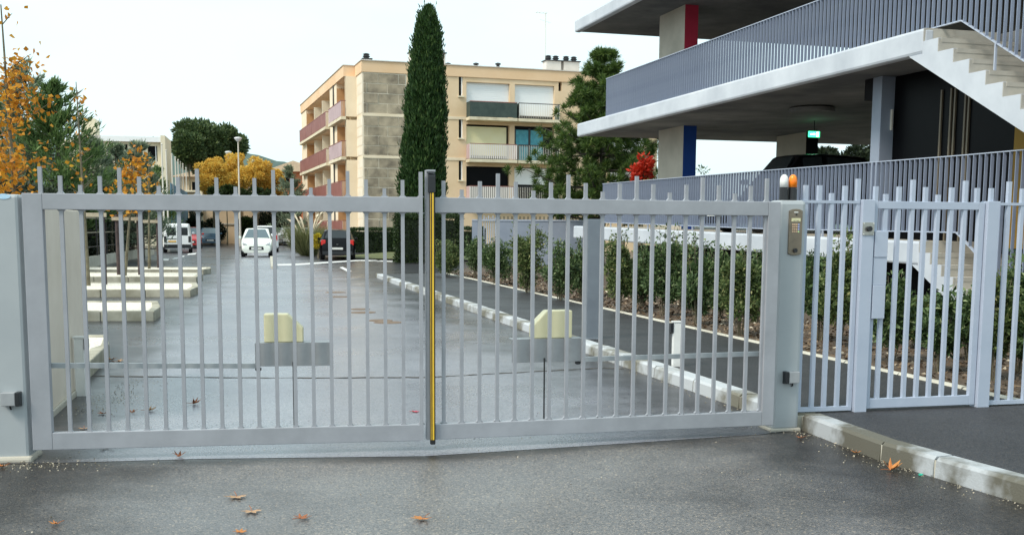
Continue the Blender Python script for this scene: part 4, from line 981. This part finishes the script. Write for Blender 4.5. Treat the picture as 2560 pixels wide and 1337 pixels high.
# hills
hb = []
prof = [(-900, 30), (-700, 48), (-520, 62), (-360, 72), (-300, 74), (-230, 66), (-205, 60), (-180, 52), (-120, 34), (-40, 22), (60, 16), (300, 14), (700, 12), (1200, 15)]
V = []; F = []; R = random.Random(2)
xs_ = np.linspace(-900, 1200, 211)
for r_, (Y, k_) in enumerate(((560, 0), (760, .55), (900, 1.0), (1100, .5))):
    for x in xs_:
        h = np.interp(x * 900 / 900, [p_[0] for p_ in prof], [p_[1] for p_ in prof]); V.append((x, Y + R.uniform(-15, 15), -1 + h * k_ * (1 + R.uniform(-.03, .035))))
n = len(xs_)
for r_ in range(3): F += [(r_ * n + i, r_ * n + i + 1, (r_ + 1) * n + i + 1, (r_ + 1) * n + i) for i in range(n - 1)]
struct(MB().add(V, F).build('hills', 'hill', smooth=True))
# lamps, masts
def lamp(px, pyt, Y, label):
    t = D(px, pyt, Y); b = thing('street_lamp', label, 'street lamp', (t.x, Y, 0)); h = t.z
    MB().tube([(0, 0, -.05), (0, 0, h * .5), (0, 0, h - .35)], [.09, .07, .05], 8).build('pole', 'lamp_metal', b)
    MB().lathe([(.06, h - .36), (.16, h - .3), (.30, h - .12), (.30, h - .04), (.12, h)], n=12).build('lamp_head', 'shutter_white', b)
lamp(595, 343, 84, 'tall slim street lamp with white head before the gold trees'); lamp(570.5, 378, 100, 'shorter looking street lamp among the gold trees')
for i, (px, py) in enumerate([(404, 362), (415, 378), (429, 388), (438, 395), (445, 401), (451, 406), (457, 411), (465, 421)]):
    Y = 70 + i * 4; t = D(px, py, Y)
    o = MB().tube([(0, 0, -.05), (0, 0, t.z)], [.07, .045], 8).lathe([(.06, t.z), (.08, t.z + .04), (.02, t.z + .09)], n=8).build('court_mast', 'lamp_metal', loc=(t.x, Y, 0))
    tag(o, 'slender pale mast in the receding row beside the cream house', 'mast', 'masts around the sports court')
a, b = D(426, 480, 76), D(468, 480, 98)
cf = thing('court_fence', 'blue sports court fence at the foot of the masts', 'fence', (a.x, a.y, 0))
for i in range(8):
    f0, f1 = i / 8, (i + .97) / 8; p0, p1 = (b - a) * f0, (b - a) * f1
    MB().add([(p0.x, p0.y, 0), (p1.x, p1.y, 0), (p1.x, p1.y, 4.6), (p0.x, p0.y, 4.6), (p0.x + .04, p0.y, 0), (p1.x + .04, p1.y, 0), (p1.x + .04, p1.y, 4.6), (p0.x + .04, p0.y, 4.6)], [(0, 1, 2, 3), (4, 5, 6, 7), (0, 1, 5, 4), (1, 2, 6, 5), (2, 3, 7, 6), (3, 0, 4, 7)]).build('panel', 'court_blue', cf)
# low wall with fence on the left
LW0, LW1 = Vector((-14.2, 31.5, 0)), Vector((-19.7, 58.5, 0)); dv = LW1 - LW0; FLW = Fr(LW0, math.atan2(dv.y, dv.x)); lnw = dv.length
lw_ = frthing('low_wall', 'low weathered wall carrying a dark post fence beside the parking', 'wall', FLW)
MB().box(0, lnw, 0, .22, -.1, .40).build('wall', 'edging', lw_)
for i in range(int(lnw / 2.2) + 1): MB().box(i * 2.2, i * 2.2 + .05, .08, .13, .40, 2.1).build('fence_post', 'dark_metal', lw_)
for z in (.75, 1.3, 1.85): MB().box(0, lnw, .09, .115, z, z + .035).build('fence_rail', 'timber' if z > 1 else 'dark_metal', lw_)
# median kerb
a, b = G(684, 672), G(680, 645)
o = MB().add([(x, y, z) for z in (-.02, .1) for x, y in ((a.x - .1, a.y), (a.x + .12, a.y), (b.x + .1, b.y), (b.x - .1, b.y))], [(0, 1, 2, 3), (4, 5, 6, 7), (0, 1, 5, 4), (1, 2, 6, 5), (2, 3, 7, 6), (3, 0, 4, 7)]).build('median_kerb', 'edging'); struct(o)

# ------------------------------------------------------------------ vegetation
rng = np.random.default_rng(7)
def V3(p): return np.array([p[0], p[1], p[2]], float)
def limbs(root, mt, base_r, paths): 
    mb = MB()
    for pts, rs in paths: mb.tube(pts, rs, 6)
    return mb
def conifer(px, pyt, Y, rw, z0, mt, label, n=9000, name='conifer', lw=.055, ll=.30, droop=.25, group=None, seed=1):
    r = np.random.default_rng(seed); t = D(px, pyt, Y); H = t.z
    T = foltree(name, label, 'tree', (t.x, Y, 0), group)
    MB().tube([(0, 0, -.1), (.05, 0, H * .5), (0, 0, H * .98)], [.16, .10, .02], 7).build('trunk', 'bark_dark', T)
    nb = 90; C = []; Dd = []; br = MB()
    hs_ = np.sort(r.uniform(z0 / H, .97, nb))
    per = n // nb
    for h in hs_:
        az_ = r.uniform(0, 2 * np.pi); q = (1 - h) / (1 - z0 / H); ln = rw * (q ** .85) * r.uniform(.6, 1.2) + .12
        d = np.array([np.cos(az_), np.sin(az_), 0]); s = r.uniform(.12, 1, per) ** .7
        rise = .95 * s ** 1.7 * ln * .7 - droop * s * ln * .4
        P = np.stack([d[0] * s * ln, d[1] * s * ln, h * H + rise], 1) + r.normal(size=(per, 3)) * (.075 * ln + .03) * np.array([1, 1, .7])
        C.append(P); Dd.append(np.tile(d * .75 + np.array([0, 0, .85]), (per, 1)) + r.normal(size=(per, 3)) * .35)
        br.tube([(0, 0, h * H), tuple(d * ln * .5 + np.array([0, 0, h * H - .04])), tuple(d * ln * .92 + np.array([0, 0, h * H + .1]))], [.03, .02, .006], 4)
    top = np.stack([r.normal(size=160) * .10, r.normal(size=160) * .10, H * r.uniform(.9, 1.0, 160)], 1); C.append(top); Dd.append(np.tile([0, 0, 1.], (160, 1)) + r.normal(size=(160, 3)) * .35)
    br.build('branches', 'bark_dark', T)
    me = fastmesh('crown', leaves(np.concatenate(C), np.concatenate(Dd), ll, lw, r), 4, mt); put('crown', me, T); return T
conifer(-30, 190, 46, 2.6, .6, 'fol_conifer', 'dark conifer partly past the edge, beside the orange plane sapling', seed=1)
conifer(62, 158, 45, 2.5, .6, 'fol_grey', 'tall grey green conifer behind the orange leaves of the sapling', seed=2, n=11000)
conifer(136, 203, 43, 2.7, .6, 'fol_conifer', 'dark green conifer between the grey conifer and the cream house', seed=3, n=11000)
conifer(232, 352, 50, 1.6, .5, 'fol_grey', 'short grey green conifer in front of the cream house chimney', seed=4, n=8000)
conifer(288, 366, 52, 1.5, .5, 'fol_grey', 'short grey green conifer below the cream house windows', seed=5, n=8000)
conifer(345, 362, 50, 1.3, .5, 'fol_grey', 'short grey green conifer mingling with orange sapling leaves', seed=6, n=7000)
conifer(392, 420, 76, 1.5, .4, 'fol_conifer', 'low dark conifer at the foot of the cream house pier', seed=8, n=5000)
conifer(725, 418, 84, 1.7, .2, 'fol_grey', 'blue green conifer against the apartment block flank', seed=9, n=5000)

# cypress
def cypress():
    r = np.random.default_rng(21); Y = 51.; top = D(1072, 12, Y); b = D(1050, 600, Y); H = top.z
    T = foltree('cypress', 'tall dark columnar cypress in front of the apartment block', 'tree', (b.x, Y, 0))
    MB().tube([(0, 0, -.1), (0, 0, H * .6), (0, 0, H * .95)], [.2, .12, .03], 8).build('trunk', 'bark_dark', T)
    n = 42000; f = r.uniform(.02, 1, n); prof_h = [0, .06, .2, .42, .62, .8, .9, .96, 1]; prof_r = [.7, .98, 1.0, .95, .84, .66, .50, .30, .05]
    ang = r.uniform(0, 2 * np.pi, n); bump = 1 + .13 * np.sin(ang * 4 + f * 19) * np.sin(f * 61 + ang * 2) + .09 * np.sin(ang * 9 + f * 44) * np.cos(f * 97)
    R_ = np.interp(f, prof_h, prof_r) * .99 * bump * r.uniform(.5, 1.06, n) ** .45
    C = np.stack([R_ * np.cos(ang), R_ * np.sin(ang), f * H * .985], 1)
    C[:, 0] += f * (top.x - b.x)
    Dd = np.stack([np.cos(ang) * .35, np.sin(ang) * .35, np.ones(n)], 1) + r.normal(size=(n, 3)) * .22
    nt_ = 420; ft = r.uniform(.03, .97, nt_); at_ = r.uniform(0, 2 * np.pi, nt_); rt = np.interp(ft, prof_h, prof_r) * r.uniform(.9, 1.1, nt_)
    tc_ = np.stack([rt * np.cos(at_) + ft * (top.x - b.x), rt * np.sin(at_), ft * H * .985], 1); ti = np.repeat(np.arange(nt_), 34)
    C2 = tc_[ti] + r.normal(size=(len(ti), 3)) * np.array([.075, .075, .20]); D2 = np.stack([np.cos(at_[ti]) * .3, np.sin(at_[ti]) * .3, np.ones(len(ti))], 1) + r.normal(size=(len(ti), 3)) * .2
    put('crown', fastmesh('crown', leaves(np.concatenate([C, C2]), np.concatenate([Dd, D2]), .22, .06, r), 4, 'fol_cypress'), T)
    # inner core so that the column stays dense
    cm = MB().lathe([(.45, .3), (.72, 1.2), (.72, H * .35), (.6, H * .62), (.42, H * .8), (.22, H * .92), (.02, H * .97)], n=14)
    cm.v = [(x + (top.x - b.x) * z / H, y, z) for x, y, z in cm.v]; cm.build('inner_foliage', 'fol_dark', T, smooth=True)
cypress()
# black pine by the deck
def pine():
    r = np.random.default_rng(33); Y = 43.; tp_ = D(1497, 128, Y); b = D(1503, 500, Y); H = tp_.z
    T = foltree('pine_tree', 'bushy green pine standing beside the parking deck', 'tree', (b.x, Y, 0))
    MB().tube([(0, 0, -.1), (.05, 0, H * .4), (-.03, 0, H * .75), (tp_.x - b.x, 0, H * .98)], [.17, .14, .08, .02], 8).build('trunk', 'bark_dark', T)
    br = MB(); C = []; Dd = []
    tiers = np.linspace(.24, .97, 11); HM = [(.24, 2.9), (.42, 3.1), (.6, 2.35), (.75, 1.5), (.9, .75), (1, .3)]
    for h in tiers:
        rw = np.interp(h, [a_[0] for a_ in HM], [a_[1] for a_ in HM]); nbr = 7 if h < .85 else 5
        for k_ in range(nbr):
            az_ = 2 * np.pi * (k_ + r.uniform(-.3, .3)) / nbr + h * 9; ln = rw * r.uniform(.72, 1.12); d = np.array([np.cos(az_), np.sin(az_), 0])
            e = d * ln + np.array([0, 0, h * H + .18 * ln]); m0 = d * ln * .5 + np.array([0, 0, h * H - .03 * ln])
            MB().tube([(0, 0, h * H - .05), tuple(m0), tuple(e)], [.05, .035, .012], 5).build('branch', 'bark_dark', T)
            for j in range(15):
                s = r.uniform(.25, 1.03); c = d * ln * s + np.array([0, 0, h * H + .18 * ln * s * s]) + r.normal(size=3) * np.array([.22, .22, .12]) * (ln * .5 + .3)
                ns = 95; q = unit(r.normal(size=(ns, 3)) + np.array([0, 0, .5])); C.append(c + q * r.uniform(.0, .12, (ns, 1))); Dd.append(q + np.array([0, 0, .25]) + d * .25)
    put('crown', fastmesh('crown', needles(np.concatenate(C), np.concatenate(Dd), .20, .032, r), 3, 'fol_pine'), T)
pine()
def broad(name, label, px, pyt, pyb, Y, wpx, mt, ncl, per, leaf, z0=0., cat='tree', trunkm='bark', group=None, seed=1, clr=.30, dens=None, squash=.8, bare=None):
    r = np.random.default_rng(seed); t = D(px, pyt, Y); zb = D(px, pyb, Y).z; H = t.z; w = wpx / 2 * Y / FPX
    T = foltree(name, label, cat, (t.x, Y, z0), group); hc = (H - zb) / 2; cz = zb + hc - z0; cr = clr * min(w, hc) * 1.6
    d = unit(r.normal(size=(ncl, 3))); s = r.uniform(.25, 1, (ncl, 1)) ** .5
    cs = d * s * np.array([w - cr * .6, (w - cr * .6) * .8, hc - cr * .6]) + np.array([0, 0, cz]); rs = cr * r.uniform(.65, 1.2, ncl)
    mb = MB(); mb.tube([(0, 0, -.1), (.03, .02, cz * .5), (0, 0, cz)], [.035 * hc + .05, .03 * hc + .03, .03], 7); mb.build('trunk', trunkm, T)
    bb = MB()
    for c in cs[::2]:
        if ncl < 60: bb = MB()
        bb.tube([(0, 0, max(.05, cz - hc * .6)), tuple(np.array([0, 0, cz * .55]) + (c - np.array([0, 0, cz])) * .4 + np.array([0, 0, cz * .2])), tuple(c)], [.03, .02, .008], 4)
        if ncl < 60: bb.build('branch', trunkm, T)
    if ncl >= 60: tag(bb.build('branches', trunkm, T), kind='stuff')
    P, Dd = clumps(cs, rs, per, r, squash=squash); put('crown', fastmesh('crown', leaves(P, Dd, leaf, leaf * .5, r), 4, mt), T); return T
broad('stone_pine', 'broad dark stone pine rising behind the gold trees', 505, 292, 440, 104, 150, 'fol_umbrella', 56, 340, .36, seed=41, clr=.24)
broad('stone_pine', 'lower dark pine lobe leaning over the sports court masts', 470, 318, 425, 101, 80, 'fol_umbrella', 22, 300, .36, seed=42, clr=.28)
broad('stone_pine', 'dark pine lobe rising behind the tall street lamp', 570, 312, 415, 106, 90, 'fol_umbrella', 24, 300, .36, seed=43, clr=.28)
for i, (px, pt, pb, wp, lb) in enumerate([(530, 384, 500, 90, 'gold autumn tree beside the low tiled house'), (585, 378, 500, 90, 'gold autumn tree around the street lamps'), (640, 386, 500, 90, 'gold autumn tree before the far green hill'), (678, 415, 500, 70, 'small gold autumn tree before the red brown house')]):
    broad('autumn_tree', lb, px, pt, pb, 92 + i % 2 * 3, wp, 'fol_gold', 44, 260, .20, seed=50 + i, group='gold autumn trees', clr=.19)
for i, (px, pt, pb, Y, wp, mt, lb) in enumerate([(612, 540, 608, 92, 46, 'fol_hedge', 'green bush against the long beige wall'), (672, 515, 610, 95, 80, 'fol_dark', 'dark dense bush behind the small white car'), (718, 505, 605, 96, 60, 'fol_dark', 'dark bush behind the silver hatchback'), (485, 520, 615, 90, 40, 'fol_dark', 'dark bush rising behind the red hatchback'), (530, 545, 612, 95, 60, 'fol_dark', 'low dark shrub with bare stems by the beige wall'), (640, 470, 500, 89, 120, 'fol_hedge', 'green undergrowth at the foot of the gold trees'), (565, 462, 500, 89, 90, 'fol_hedge', 'low green undergrowth below the low tiled house')]):
    broad('bush', lb, px, pt, pb, Y, wp, mt, 14, 260, .22, cat='bush', seed=70 + i, clr=.42)
broad('climbing_vine', 'bright red autumn foliage beside the deck pier', 1606, 388, 470, 38, 66, 'fol_red', 16, 60, .16, cat='bush', seed=81, clr=.3)
broad('bush', 'yellow green shrub at the foot of the deck pier', 1632, 418, 560, 37, 46, 'fol_yellow', 8, 160, .12, cat='bush', seed=82)
broad('bush', 'pale bare twiggy tree showing through the open deck', 1745, 385, 560, 48, 60, 'fol_shrub', 5, 30, .12, cat='tree', seed=83)
for i, (px, Y) in enumerate(((2065, 52), (2120, 50), (2180, 52))): broad('bush', 'dark evergreen tree showing through the open deck', px, 340, 520, Y, 110, 'fol_dark', 16, 300, .2, cat='tree', seed=84 + i, group='dark trees seen through the deck')
for i, px in enumerate((1560, 1600, 1645)): broad('bush', 'dark green shrub behind the lower deck railing', px, 455, 560, 41, 90, 'fol_hedge', 12, 200, .14, cat='bush', seed=90 + i, group='shrubs behind the lower deck railing')
# box hedges
def hedge(name, label, px0, px1, pyt, pyb, Y, dep, mt, n, leaf, seed, z0=0):
    r = np.random.default_rng(seed); x0, x1 = D(px0, pyb, Y).x, D(px1, pyb, Y).x; H = D(px0, pyt, Y).z; w = (x1 - x0) / 2
    T = foltree(name, label, 'hedge', ((x0 + x1) / 2, Y + dep / 2, z0))
    P = r.uniform(-1, 1, (n, 3)); k_ = r.integers(0, 3, n); s = np.sign(P[np.arange(n), k_]); P[np.arange(n), k_] = s * r.uniform(.82, 1.03, n); P[:, 2] = np.where(P[:, 2] < -.98, -.95, P[:, 2])
    nrm = np.zeros((n, 3)); nrm[np.arange(n), k_] = s
    P = P * np.array([w, dep / 2, H / 2]) + np.array([0, 0, H / 2]); Dd = nrm + np.array([0, 0, .5]) + r.normal(size=(n, 3)) * .5
    put('foliage', fastmesh('foliage', leaves(P, Dd, leaf, leaf * .5, r), 4, mt), T)
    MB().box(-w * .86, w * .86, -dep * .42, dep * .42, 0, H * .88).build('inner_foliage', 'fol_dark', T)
hedge('hedge', 'tall dark clipped hedge block at the cypress foot', 985, 1148, 535, 660, 47.5, 2.6, 'fol_hedge', 14000, .10, 101)
hedge('hedge', 'low dark clipped hedge below the stone clad gable', 872, 984, 572, 628, 66, 1.6, 'fol_hedge', 9000, .12, 102)
hedge('hedge', 'low dark hedge beyond the grey enclosure', 1120, 1210, 570, 625, 58, 1.4, 'fol_hedge', 5000, .11, 103)
r = np.random.default_rng(104)
T = foltree('hedge', 'dark overgrown hedge behind the low wall fence', 'hedge', (LW0.x, LW0.y, 0)); T.rotation_euler[2] = FLW.a
n = 26000; P = np.stack([r.uniform(0, lnw - 2.5, n), r.uniform(.6, 2.2, n), r.uniform(0, 1, n) ** .8 * 2.9], 1); put('foliage', fastmesh('foliage', leaves(P, r.normal(size=(n, 3)) + np.array([0, 0, .4]), .16, .07, r), 4, 'fol_dark'), T)
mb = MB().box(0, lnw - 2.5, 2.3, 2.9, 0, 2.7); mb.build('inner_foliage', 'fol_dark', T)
for i in range(26): x = r.uniform(0, lnw); y = r.uniform(.35, .9); MB().tube([(x, y, -.1), (x + r.normal() * .1, y, 2.6)], [.08, .06], 6).build('stem', 'bark', T)
# pampas, yellow bush
r = np.random.default_rng(111); p = G(772, 640); T = foltree('pampas_grass', 'pampas grass clump with pale plumes beside the black hatchback', 'grass clump', (p.x, p.y, 0))
n = 2600; a_ = r.uniform(0, 6.283, n); Dd = np.stack([np.cos(a_) * .55, np.sin(a_) * .55, np.ones(n)], 1) + r.normal(size=(n, 3)) * .15; put('blades', fastmesh('blades', leaves(np.stack([np.cos(a_), np.sin(a_), np.zeros(n)], 1) * r.uniform(0, .45, (n, 1)), Dd, 1.5, .035, r), 4, 'fol_pampas'), T)
for i in range(14):
    a1 = r.uniform(0, 6.283); e = np.array([math.cos(a1) * r.uniform(.2, .8), math.sin(a1) * .5, r.uniform(1.5, 2.1)])
    o = MB().tube([(0, 0, 0), tuple(e * np.array([.4, .4, .6])), tuple(e), tuple(e * np.array([1.25, 1.25, 1.12])), tuple(e * np.array([1.5, 1.5, 1.18]))], [.008, .008, .04, .06, .01], 5).build('plume', 'plume', T)
broad('bush', 'small yellow flowering shrub between pampas grass and black hatchback', 795, 572, 632, 54, 34, 'fol_yellow', 8, 160, .09, cat='bush', seed=112)
# shrubs in the planting bed
SH = [(1118, 692, 607, 74), (1188, 694, 604, 66), (1240, 712, 600, 80), (1318, 733, 578, 104), (1400, 752, 602, 96), (1452, 742, 612, 70), (1548, 782, 600, 92), (1605, 770, 612, 84), (1660, 790, 600, 96), (1706, 775, 597, 84),
      (1742, 812, 612, 92), (1800, 796, 622, 84), (1850, 838, 634, 104), (1890, 806, 640, 80), (2048, 852, 618, 116), (2098, 866, 612, 100), (2150, 830, 640, 100), (2225, 905, 700, 112), (2290, 870, 760, 90), (2345, 930, 740, 92), (2420, 900, 745, 100), (2480, 950, 690, 110), (2545, 930, 640, 120), (2600, 960, 660, 120)]
for i, (px, pb, pt, wp) in enumerate(SH):
    r = np.random.default_rng(200 + i); b = G(px, pb, .10); Y = b.y; H = (D(px, pt, Y).z - .1) * r.uniform(.9, 1.12); w = wp / 2 * Y / FPX * 1.08
    T = foltree('shrub', 'loose evergreen shrub in the mulch bed between walkway and deck', 'shrub', (b.x, b.y, .10), 'shrubs in the mulch bed')
    ncl = 30; d = unit(r.normal(size=(ncl, 3))); cs = d * r.uniform(.3, 1, (ncl, 1)) * np.array([w * .82, w * .72, H * .40]) + np.array([0, 0, H * .52]); rs = r.uniform(.24, .44, ncl) * w
    st_ = MB()
    for c in cs[:12]: st_.tube([(c[0] * .15, c[1] * .15, -.03), (c[0] * .5, c[1] * .5, H * .28), tuple(c)], [.006, .005, .003], 4)
    sh_ = [(r.normal() * w * .4, r.normal() * w * .3, H * r.uniform(.95, 1.08)) for _ in range(6)]
    for c in sh_: st_.tube([(c[0] * .3, c[1] * .3, H * .4), c], [.006, .003], 4)
    st_.build('stems', 'bark', T)
    P, Dd = clumps(cs, rs, 170, r, up=.5, squash=.95, shell=.1)
    P2 = np.concatenate([np.array(c) * np.stack([np.ones(26), np.ones(26), r.uniform(.72, 1, 26)], 1) + r.normal(size=(26, 3)) * .035 for c in sh_]); D2 = r.normal(size=P2.shape) + np.array([0, 0, .6])
    k_ = P[:, 2] > .12; put('foliage', fastmesh('foliage', leaves(np.concatenate([P[k_], P2]), np.concatenate([Dd[k_], D2]), .072, .03, r), 4, 'fol_shrub' if i % 3 else 'fol_shrub_b'), T)
# young street trees in the islands and their stakes
def sapling(px, py, pxt, pyt, label, nleaf, spread, zlo, mt='fol_orange', leaf=.13, seed=1, wbase=.05, topthin=1.0, off=0):
    r = np.random.default_rng(seed); b = G(px, py, .13); Y = b.y; t = D(pxt, pyt, Y); T = foltree('young_tree', label, 'tree', (b.x, b.y, .13)); H = t.z - .13; dx = t.x - b.x
    MB().tube([(0, 0, -.05), (dx * .3, 0, H * .3), (dx * .65, 0, H * .65), (dx, 0, H)], [wbase, wbase * .8, wbase * .5, .01], 8).build('trunk', 'bark', T)
    br = MB(); C = []
    for i in range(26):
        h = r.uniform(zlo, .96); ln = spread * (1 - h) ** .8 * r.uniform(.5, 1.1) + .12; a1 = r.uniform(0, 6.283)
        e = np.array([dx * h + math.cos(a1) * ln, math.sin(a1) * ln * .8, H * h + ln * .7]); MB().tube([(dx * h, 0, H * h), tuple(e)], [.012, .004], 4).build('branch', 'bark', T)
        k_ = max(2, int(nleaf / 26 * (1.8 - 1.5 * h * topthin))); s = r.uniform(.15, 1.05, (k_, 1)); C.append(np.array([dx * h, 0, H * h]) + (e - np.array([dx * h, 0, H * h])) * s + r.normal(size=(k_, 3)) * .11)
    C = np.concatenate(C); me = fastmesh('leaves', leaves(C, r.normal(size=C.shape) + np.array([0, 0, -.3]), leaf, leaf * .85, r), 4, mt); put('leaves', me, T)
sapling(58, 796, 2, 12, 'tall plane sapling with orange autumn leaves behind the cream wall', 1500, 1.0, .20, seed=301, leaf=.085, topthin=1.15)
sapling(222, 716, 190, 205, 'nearly bare sapling with a straight thin trunk', 60, .5, .40, seed=302, leaf=.12)
sapling(312, 691, 340, 360, 'orange leaved sapling between two dark stakes', 420, 1.0, .42, seed=303, leaf=.14)
sapling(373, 673, 372, 395, 'slim sapling in the last parking island', 120, .8, .5, seed=304, leaf=.13)
def support(px0, px1, pyb, pyt, label):
    b0, b1 = G(px0, pyb, .1), G(px1, pyb, .1); T = thing('tree_support', label, 'tree stake', (b1.x, b1.y, .1)); h = D(px1, pyt, b1.y).z - .1
    for k_, b in enumerate((b0, b1)): MB().tube([(b.x - b1.x, b.y - b1.y, -.1), (b.x - b1.x, b.y - b1.y, h)], .055, 8).build('stake', 'stake', T)
    MB().bar((b0.x - b1.x - .12, b0.y - b1.y - .07, h - .12), (.12, -.07, h - .12), .05, .10).build('crossbar', 'timber', T)
support(180, 263, 716, 525, 'dark stakes and crossbar holding the nearly bare sapling'); support(297, 350, 691, 537, 'dark stakes and crossbar holding the orange leaved sapling'); support(352, 397, 673, 545, 'stakes and crossbar holding the slim sapling')

# ------------------------------------------------------------------ ground litter
r = np.random.default_rng(400)
n = 9000; tt = r.uniform(-8, 22, n); oo = r.uniform(.12, 2.6, n) ** 1.0
C = np.stack([ED0.x + KDIR.x * tt + .9673 * oo, ED0.y + KDIR.y * tt + .2535 * oo, np.full(n, .104)], 1)
Dd = r.normal(size=(n, 3)) * np.array([1, 1, .25]); o = put('leaf_litter', fastmesh('leaf_litter', leaves(C, Dd, .075, .05, r), 4, 'litter')); tag(o, 'brown leaf litter and bark chips covering the planting bed', 'leaf litter', kind='stuff')
n = 1500; s = r.uniform(0, 1, n); which = r.integers(0, 4, n); C = np.zeros((n, 3))
fk = np.array(FK); fs = r.uniform(0, 6, n); ii = fs.astype(int); ff = fs - ii
C1 = fk[ii] + (fk[ii + 1] - fk[ii]) * ff[:, None] - np.stack([np.abs(r.normal(size=n)) * .10 + .01, np.zeros(n)], 1)
kt = r.uniform(-.4, 10, n); C2 = np.stack([KB0.x + KDIR.x * kt, KB0.y + KDIR.y * kt], 1) - np.stack([np.abs(r.normal(size=n)) * .08 + .01, np.zeros(n)], 1)
C3 = np.stack([r.normal(size=n) * .35 - 3.4, 6.98 + r.normal(size=n) * .10], 1); C4 = np.stack([-3.8 - .2 * s + np.abs(r.normal(size=n)) * .2, 8.8 + 2.2 * s], 1)
C[:, :2] = np.where((which == 0)[:, None], C1, np.where((which == 1)[:, None], C2, np.where((which == 2)[:, None], C3, C4))); C[:, 2] = .006
o = put('grit', fastmesh('grit', leaves(C, r.normal(size=(n, 3)) * np.array([1, 1, .3]), .012, .009, r), 4, 'chips')); tag(o, 'pale grit and crumbs gathered along kerbs and post feet', 'grit', kind='stuff')
n = 600; C = np.stack([r.uniform(-5, 4, n), r.uniform(4.6, 9.5, n), np.full(n, .004)], 1); o = put('loose_stones', fastmesh('loose_stones', leaves(C, r.normal(size=(n, 3)) * np.array([1, 1, .3]), .009, .008, r), 4, 'chips')); tag(o, 'tiny pale stones scattered over the asphalt', 'grit', kind='stuff')
def fallen(px, py, size, mt, label, z=0., seed=1, flat=.5):
    R_ = random.Random(seed); p = G(px, py, z); V = [(0, 0, 0)]; k_ = 0; lobes = 5; ring = []
    for i in range(lobes * 4):
        a_ = -1.9 + 3.8 * i / (lobes * 4 - 1); rr = size * ((1.0, .62, .42, .68)[i % 4] * R_.uniform(.85, 1.1)) * (1 - .22 * abs(a_) / 1.9)
        x, y = rr * math.sin(a_), rr * math.cos(a_); ring.append((x, y, flat * size * (.55 * (abs(x) / size) ** 1.5 + .35 * max(0, y / size) ** 2 + R_.uniform(0, .12))))
    V += ring; F = [(0, i, i + 1) for i in range(1, len(ring))]
    T = thing('fallen_leaf', label, 'leaf', (p.x, p.y, z + .004), R_.uniform(0, 6.28), 'fallen autumn leaves')
    bl = MB().add(V, F).build('blade', mt, T); so = bl.modifiers.new('solid', 'SOLIDIFY'); so.thickness = .0015
    MB().tube([(0, 0, .001), (.1 * size, -.5 * size, .01), (.2 * size, -.95 * size, .012)], .0022, 5).build('stalk', 'fallen_leaf_brown', T)
for i, (px, py, sz, mt, lb, fl) in enumerate([
    (484, 1010, .075, 'fallen_leaf_brown', 'curled orange brown leaf standing inside the stickered gate leaf', 1.4), (448, 1142, .06, 'fallen_leaf_brown', 'small red brown leaf just below the gate bottom rail', 1.1),
    (592, 1242, .085, 'fallen_leaf_dry', 'flat pale brown leaf alone on the driveway', .25), (630, 1278, .08, 'fallen_leaf_dry', 'faded tan leaf flat on the driveway asphalt', .2),
    (752, 1297, .065, 'fallen_leaf_brown', 'russet leaf on the driveway beside a faded tan leaf', .4), (1058, 1297, .075, 'fallen_leaf', 'orange leaf lying flat on the open driveway', .35), (142, 1311, .042, 'fallen_leaf', 'tiny orange leaf on the driveway', .8),
    (8, 1167, .06, 'fallen_leaf', 'bright orange leaf at the foot of the stickered post', .7), (2226, 1176, .085, 'fallen_leaf', 'large curled orange leaf leaning on the driveway kerb', 1.5), (1035, 1030, .06, 'paint_red', 'crushed dark red leaf behind the safety edge', .15),
    (268, 1122, .075, 'fallen_leaf_dry', 'pale dry leaf under the gate bottom rail', .5), (258, 1035, .06, 'fallen_leaf_brown', 'brown leaf behind the gate near the cream wall', .6), (330, 1032, .06, 'fallen_leaf_brown', 'brown leaf folded among dry bits behind the gate', .9),
    (372, 1027, .07, 'fallen_leaf_dry', 'tan folded leaf behind the gate leaf pickets', .9), (280, 900, .09, 'fallen_leaf', 'heap of orange leaves at the island kerb', .8), (296, 905, .08, 'fallen_leaf_dry', 'tan leaf in the heap at the island kerb', .8),
    (2002, 1096, .05, 'fallen_leaf_brown', 'brown leaf caught between intercom post and kerb', .9), (2140, 1133, .045, 'fallen_leaf', 'small tan leaf along the driveway kerb', .9), (210, 1072, .06, 'fallen_leaf_dry', 'dry leaf seen just above the gate bottom rail', .4), (600, 1332, .05, 'fallen_leaf', 'small orange brown leaf by the nearest driveway edge', .4)]):
    fallen(px, py, sz, mt, lb, seed=500 + i, flat=fl)
p = G(2302, 1187); o = MB().lathe([(.016, 0), (.016, .008), (.012, .01), (.01, .006)], n=12).build('bottle_cap', 'green_lid', loc=(p.x, p.y, 0)); tag(o, 'small green plastic cap lying by the driveway kerb', 'bottle cap')
